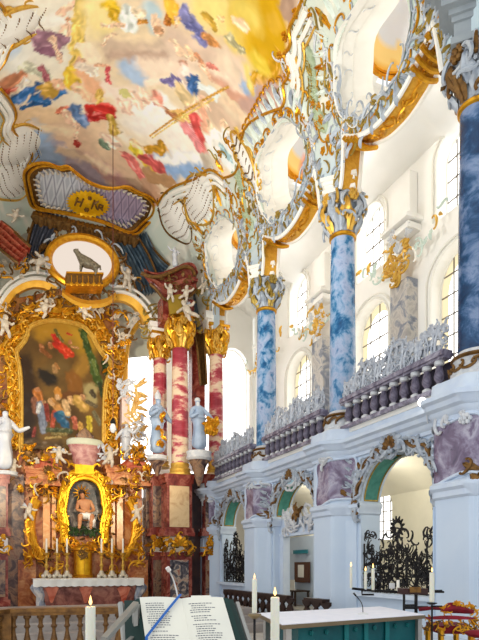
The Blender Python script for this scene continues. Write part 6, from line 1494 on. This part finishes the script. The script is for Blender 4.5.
d_ = (q-CAM).dot(FW); mb = MB(); mb.tube(smooth_poly([tuple(onD(363,613,d_)), tuple(onD(362.5,604,d_)), tuple(onD(358,598,d_)), tuple(onD(355,594.5,d_))], 2, False), .006, 6); mb.tube([onD(356,596,d_), onD(353.5,593,d_)], .012, 8); part(t, 'neck', mb, M_dark)
# ---- iron candle rack, desk and candles before the large grille
DR = 9.2
t = thing('candle_rack', 'low black iron rack with arms holding candles before the large grille', 'candle rack', Vector((onD(412,600,DR).x, onD(412,600,DR).y, 0)))
mb = MB(); mb.tube([onD(352,588.5,DR), onD(366,590,DR), onD(400,592,DR), onD(442,591,DR)], .022, 6); part(t, 'crossbar', mb, M_dark)
for x0, x1, y0, y1 in ((362,374,589,594.5),(404,428,607,607),(432,444,592,592)): mb = MB(); mb.tube([onD(x0,y0,DR), onD(x0,y1,DR), onD(x1,y1,DR)], .018, 5); part(t, 'arm', mb, M_dark)
for x in (404,): mb = MB(); mb.tube([onD(x,592,DR), Vector((onD(x,592,DR).x, onD(x,592,DR).y, 0))], .022, 6); part(t, 'leg', mb, M_dark)
for (px, y0, y1, w_, lit, lab) in ((351,567,588,2.6,True,'slim lit candle at the far left end of the iron rack'),(365.5,571.5,589.5,3,True,'shorter lit candle of the pair on the iron rack'),(373,568.5,590,3.4,True,'taller lit candle of the pair on the iron rack'),(398,580,591.5,3,False,'short unlit candle on the iron rack left of the brown desk')):
    candle(px, y0, y1, DR, w_, lab, lit)
mb = MB(); q0, q1 = onD(389,588.5,DR+.05), onD(395,583,DR+.05); c_ = (q0+q1)/2; mb.box(c_, ((q1-q0).length*.75,.02,q1.z-q0.z)); solo('white_card', mb, mat('white plastic', rgb(220,220,220), .4), 'small white card between the candles on the iron rack', 'card', smooth=False)
t = thing('music_stand', 'low dark brown desk with a brass plate in front of the large grille', 'stand', Vector((onD(416,600,8.4).x, onD(416,600,8.4).y, 0)))
def sq(mb, x0, y0, x1, y1, d, dd): mb.prism([onD(x0,y1,d), onD(x1,y1,d), onD(x1,y0,d), onD(x0,y0,d)], FW*dd)
mb = MB(); sq(mb, 403, 588.5, 428, 594.5, 8.4, .3); part(t, 'desk', mb, mat('red brown wood', rgb(58,30,28), .4), False); mb = MB(); sq(mb, 410, 587, 421, 592.5, 8.36, .02); part(t, 'brass_plate', mb, M_bronze, False)
mb = MB(); q = onD(416,594,8.5); mb.tube([q, Vector((q.x,q.y,0))], .025, 8); part(t, 'pole', mb, M_dark)
mb = MB(); mb.tube([onD(404,608,8.4), onD(418,608,8.5)], .018, 5); mb.tube([onD(404,605,8.4), onD(414,605,8.5)], .014, 5); part(t, 'bracket_arm', mb, M_dark)
candle(432, 572.5, 602, 7.6, 5, 'thick lit candle on the tall stand beside the red and gold chair')
q = onD(432, 602.5, 7.6); t = thing('candle_stand', 'thin black stand under the thick candle beside the red and gold chair', 'candle stand', Vector((q.x,q.y,0)), 'thin candle stands'); mb = MB(); mb.lathe([(.03,q.z-.03),(.07,q.z-.012),(.07,q.z-.002)], (q.x,q.y,0), 12); part(t, 'dish', mb, M_dark); mb = MB(); mb.tube([(q.x,q.y,0),(q.x,q.y,q.z-.02)], .014, 6); mb.tube([(q.x-.02,q.y,q.z-.05), (q.x+.12,q.y-.06,q.z-.05)], .012, 5); part(t, 'pole', mb, M_dark)
# ---- red and gold chair
DC = 8.0
M_velvet = mat('crimson velvet', rgb(132,14,34), .7, c2=rgb(100,8,26), scale=8)
t = thing('throne_chair', 'gilded carved chair with crimson velvet arms and back at the lower right', 'chair', Vector((onD(452,640,DC).x, onD(452,640,DC).y, 0)))
pxd = lambda d: FnFr(lambda a, b, h=0: onD(a, -b, d)-FW*(h*d/F), d/F)
fr = pxd(DC)
mb = MB(); mb.tube([onD(441,610,DC), onD(452,608.5,DC), onD(460,609,DC), onD(473,612,DC)], [.03,.05,.05,.035], 8, flat=(0,0,1)); mb.prism([onD(446,606,DC), onD(450,603,DC), onD(457,602.5,DC), onD(462,604,DC), onD(466,607,DC), onD(472,610,DC), onD(471,614,DC), onD(450,613,DC), onD(442,612,DC)], FW*.08); part(t, 'back_pad', mb, M_velvet)
mb = MB(); 
rows = [[onD(423+52*i/12, 617.6-2.2*math.sin(i/12*PI)+(3.6 if j else 0)*math.sin(i/12*PI)**.5, DC-.25)-FW*(.08*(1-abs(j-1))) for j in range(3)] for i in range(13)]; mb.grid(rows); part(t, 'arm_pad', mb, M_velvet)
mb = MB(); mb.tube([onD(419,609.5,DC+.3), onD(432,608,DC+.3), onD(443,608.5,DC+.1)], .028, 8); part(t, 'far_arm_pad', mb, M_velvet)
g, g2 = MB(), MB()
for i in range(46): scatter(g if i % 3 else g2, fr, [(random.uniform(424,474), -random.uniform(619,632))], 7, .9, (0,), 2, 'CSLJ')
for i in range(22): scatter(g if i % 4 else g2, fr, [(random.uniform(470,477), -random.uniform(606,630))], 6, .8, (0,), 1, 'CSLJ')
for i in range(16): x = random.uniform(440,474); scatter(g, fr, [(x, -(604.5+abs(x-456)*.15))], 5, .7, (0,), 1, 'CSLJ')
for i in range(12): scatter(g, fr, [(random.uniform(443,449), -random.uniform(606,618))], 5, .7, (0,), 1, 'CSLJ')
shell(g, fr, 456, -605, 5, PI/2, 2.6, 7, 0, .5)
part(t, 'carved_frame', g, M_gold); part(t, 'brown_carving', g2, M_bronze)
mb = MB(); mb.prism([onD(440,626,DC), onD(472,626,DC), onD(472,634,DC), onD(440,634,DC)], FW*.6); part(t, 'seat', mb, M_velvet, False)
for x in (441,471):
    for dd in (0,.55): mb = MB(); q = onD(x,630,DC)+FW*dd; mb.tube([q, Vector((q.x,q.y,.0))], [.045,.03], 8); part(t, 'leg', mb, M_gold)
t = thing('throne_chair', 'second gilded chair showing only a crimson arm in the lower right corner', 'chair', Vector((onD(478,640,7.0).x, onD(478,640,7.0).y, 0))); mb = MB(); mb.ell(onD(478,634,7.0), (.11,.2,.05), 12, 8); part(t, 'arm_pad', mb, M_velvet); mb = MB(); fr = pxd(7.0)
for i in range(14): scatter(mb, fr, [(random.uniform(468,488), -random.uniform(637,650))], 7, .9, (0,), 1, 'CSLJ')
part(t, 'carved_frame', mb, M_gold); mb = MB(); q = onD(478,645,7.0); mb.tube([q, Vector((q.x,q.y,0))], .04, 8); part(t, 'leg', mb, M_gold)
# =================================================================== LIGHT AND CAMERA
w = bpy.data.worlds.new('daylight'); SC.world = w; w.use_nodes = True
w.node_tree.nodes['Background'].inputs[0].default_value = (.96,.98,1.0,1); w.node_tree.nodes['Background'].inputs[1].default_value = .92
cd = bpy.data.cameras.new('camera'); cam = bpy.data.objects.new('camera', cd); COL.objects.link(cam)
cam.location = CAM; cam.rotation_euler = (PI/2, 0, -YAW)
cd.sensor_fit = 'VERTICAL'; cd.sensor_height = 36; cd.lens = F/640*36; cd.shift_y = (HZ-320)/640; cd.shift_x = 0
cd.clip_start = .05; cd.clip_end = 200
SC.camera = cam
SC.view_settings.view_transform = 'Standard'; SC.view_settings.look = 'None'; SC.view_settings.exposure = .0; SC.view_settings.gamma = 1
SC.cycles.max_bounces = 8; SC.cycles.diffuse_bounces = 5; SC.cycles.glossy_bounces = 3; SC.cycles.sample_clamp_indirect = 6
SC.cycles.use_denoising = True
def spot(name, loc, tgt, e, size, c, r=.15, blend=.6):
    l = bpy.data.lights.new(name, 'SPOT'); l.energy = e; l.spot_size = math.radians(size); l.spot_blend = blend; l.color = c; l.shadow_soft_size = r
    o = bpy.data.objects.new(name, l); COL.objects.link(o); o.location = loc; o.rotation_euler = (Vector(tgt)-Vector(loc)).to_track_quat('-Z','Y').to_euler()
spot('floodlight_beam', onX(423,402,7.0)+Vector((0,.1,.15)), (2.2, 22, 7.0), 2100, 42, (1,.84,.6), .12)
spot('floodlight_beam', (-1.0, 9.5, 5.2), (2.8, 22, 7), 2100, 50, (1,.84,.6), .12)  # unseen twin of the balustrade floodlight, added to light the altar
spot('ceiling_fill', (-1.2, 7.0, 5.3), (5.2, 13.5, 14.5), 1700, 95, (1,.93,.82), .4, 1)  # both vault spots are unseen fill lights, added to brighten the ceiling
spot('ceiling_fill', (-1.2, 14.0, 5.3), (6.0, 15.5, 13.5), 1400, 100, (1,.95,.86), .4, 1)
for y in (8.5, 13.5, 18.5):  # fill points added to brighten the dim passage, no fixtures there
    l = bpy.data.lights.new('passage_fill', 'POINT'); l.energy = 45; l.color = (1,.95,.84); l.shadow_soft_size = .2; o = bpy.data.objects.new('passage_fill', l); COL.objects.link(o); o.location = (10.4, y, 3.9)
for (a, b, c, d) in OV:  # added fill under each dome, lifts the dark painting inside
    l = bpy.data.lights.new('dome_fill', 'POINT'); l.energy = 34; l.color = (1,.97,.92); l.shadow_soft_size = .3; o = bpy.data.objects.new('dome_fill', l); COL.objects.link(o); o.location = (a+.3, b, 13.7)
SC.view_settings.exposure = .5
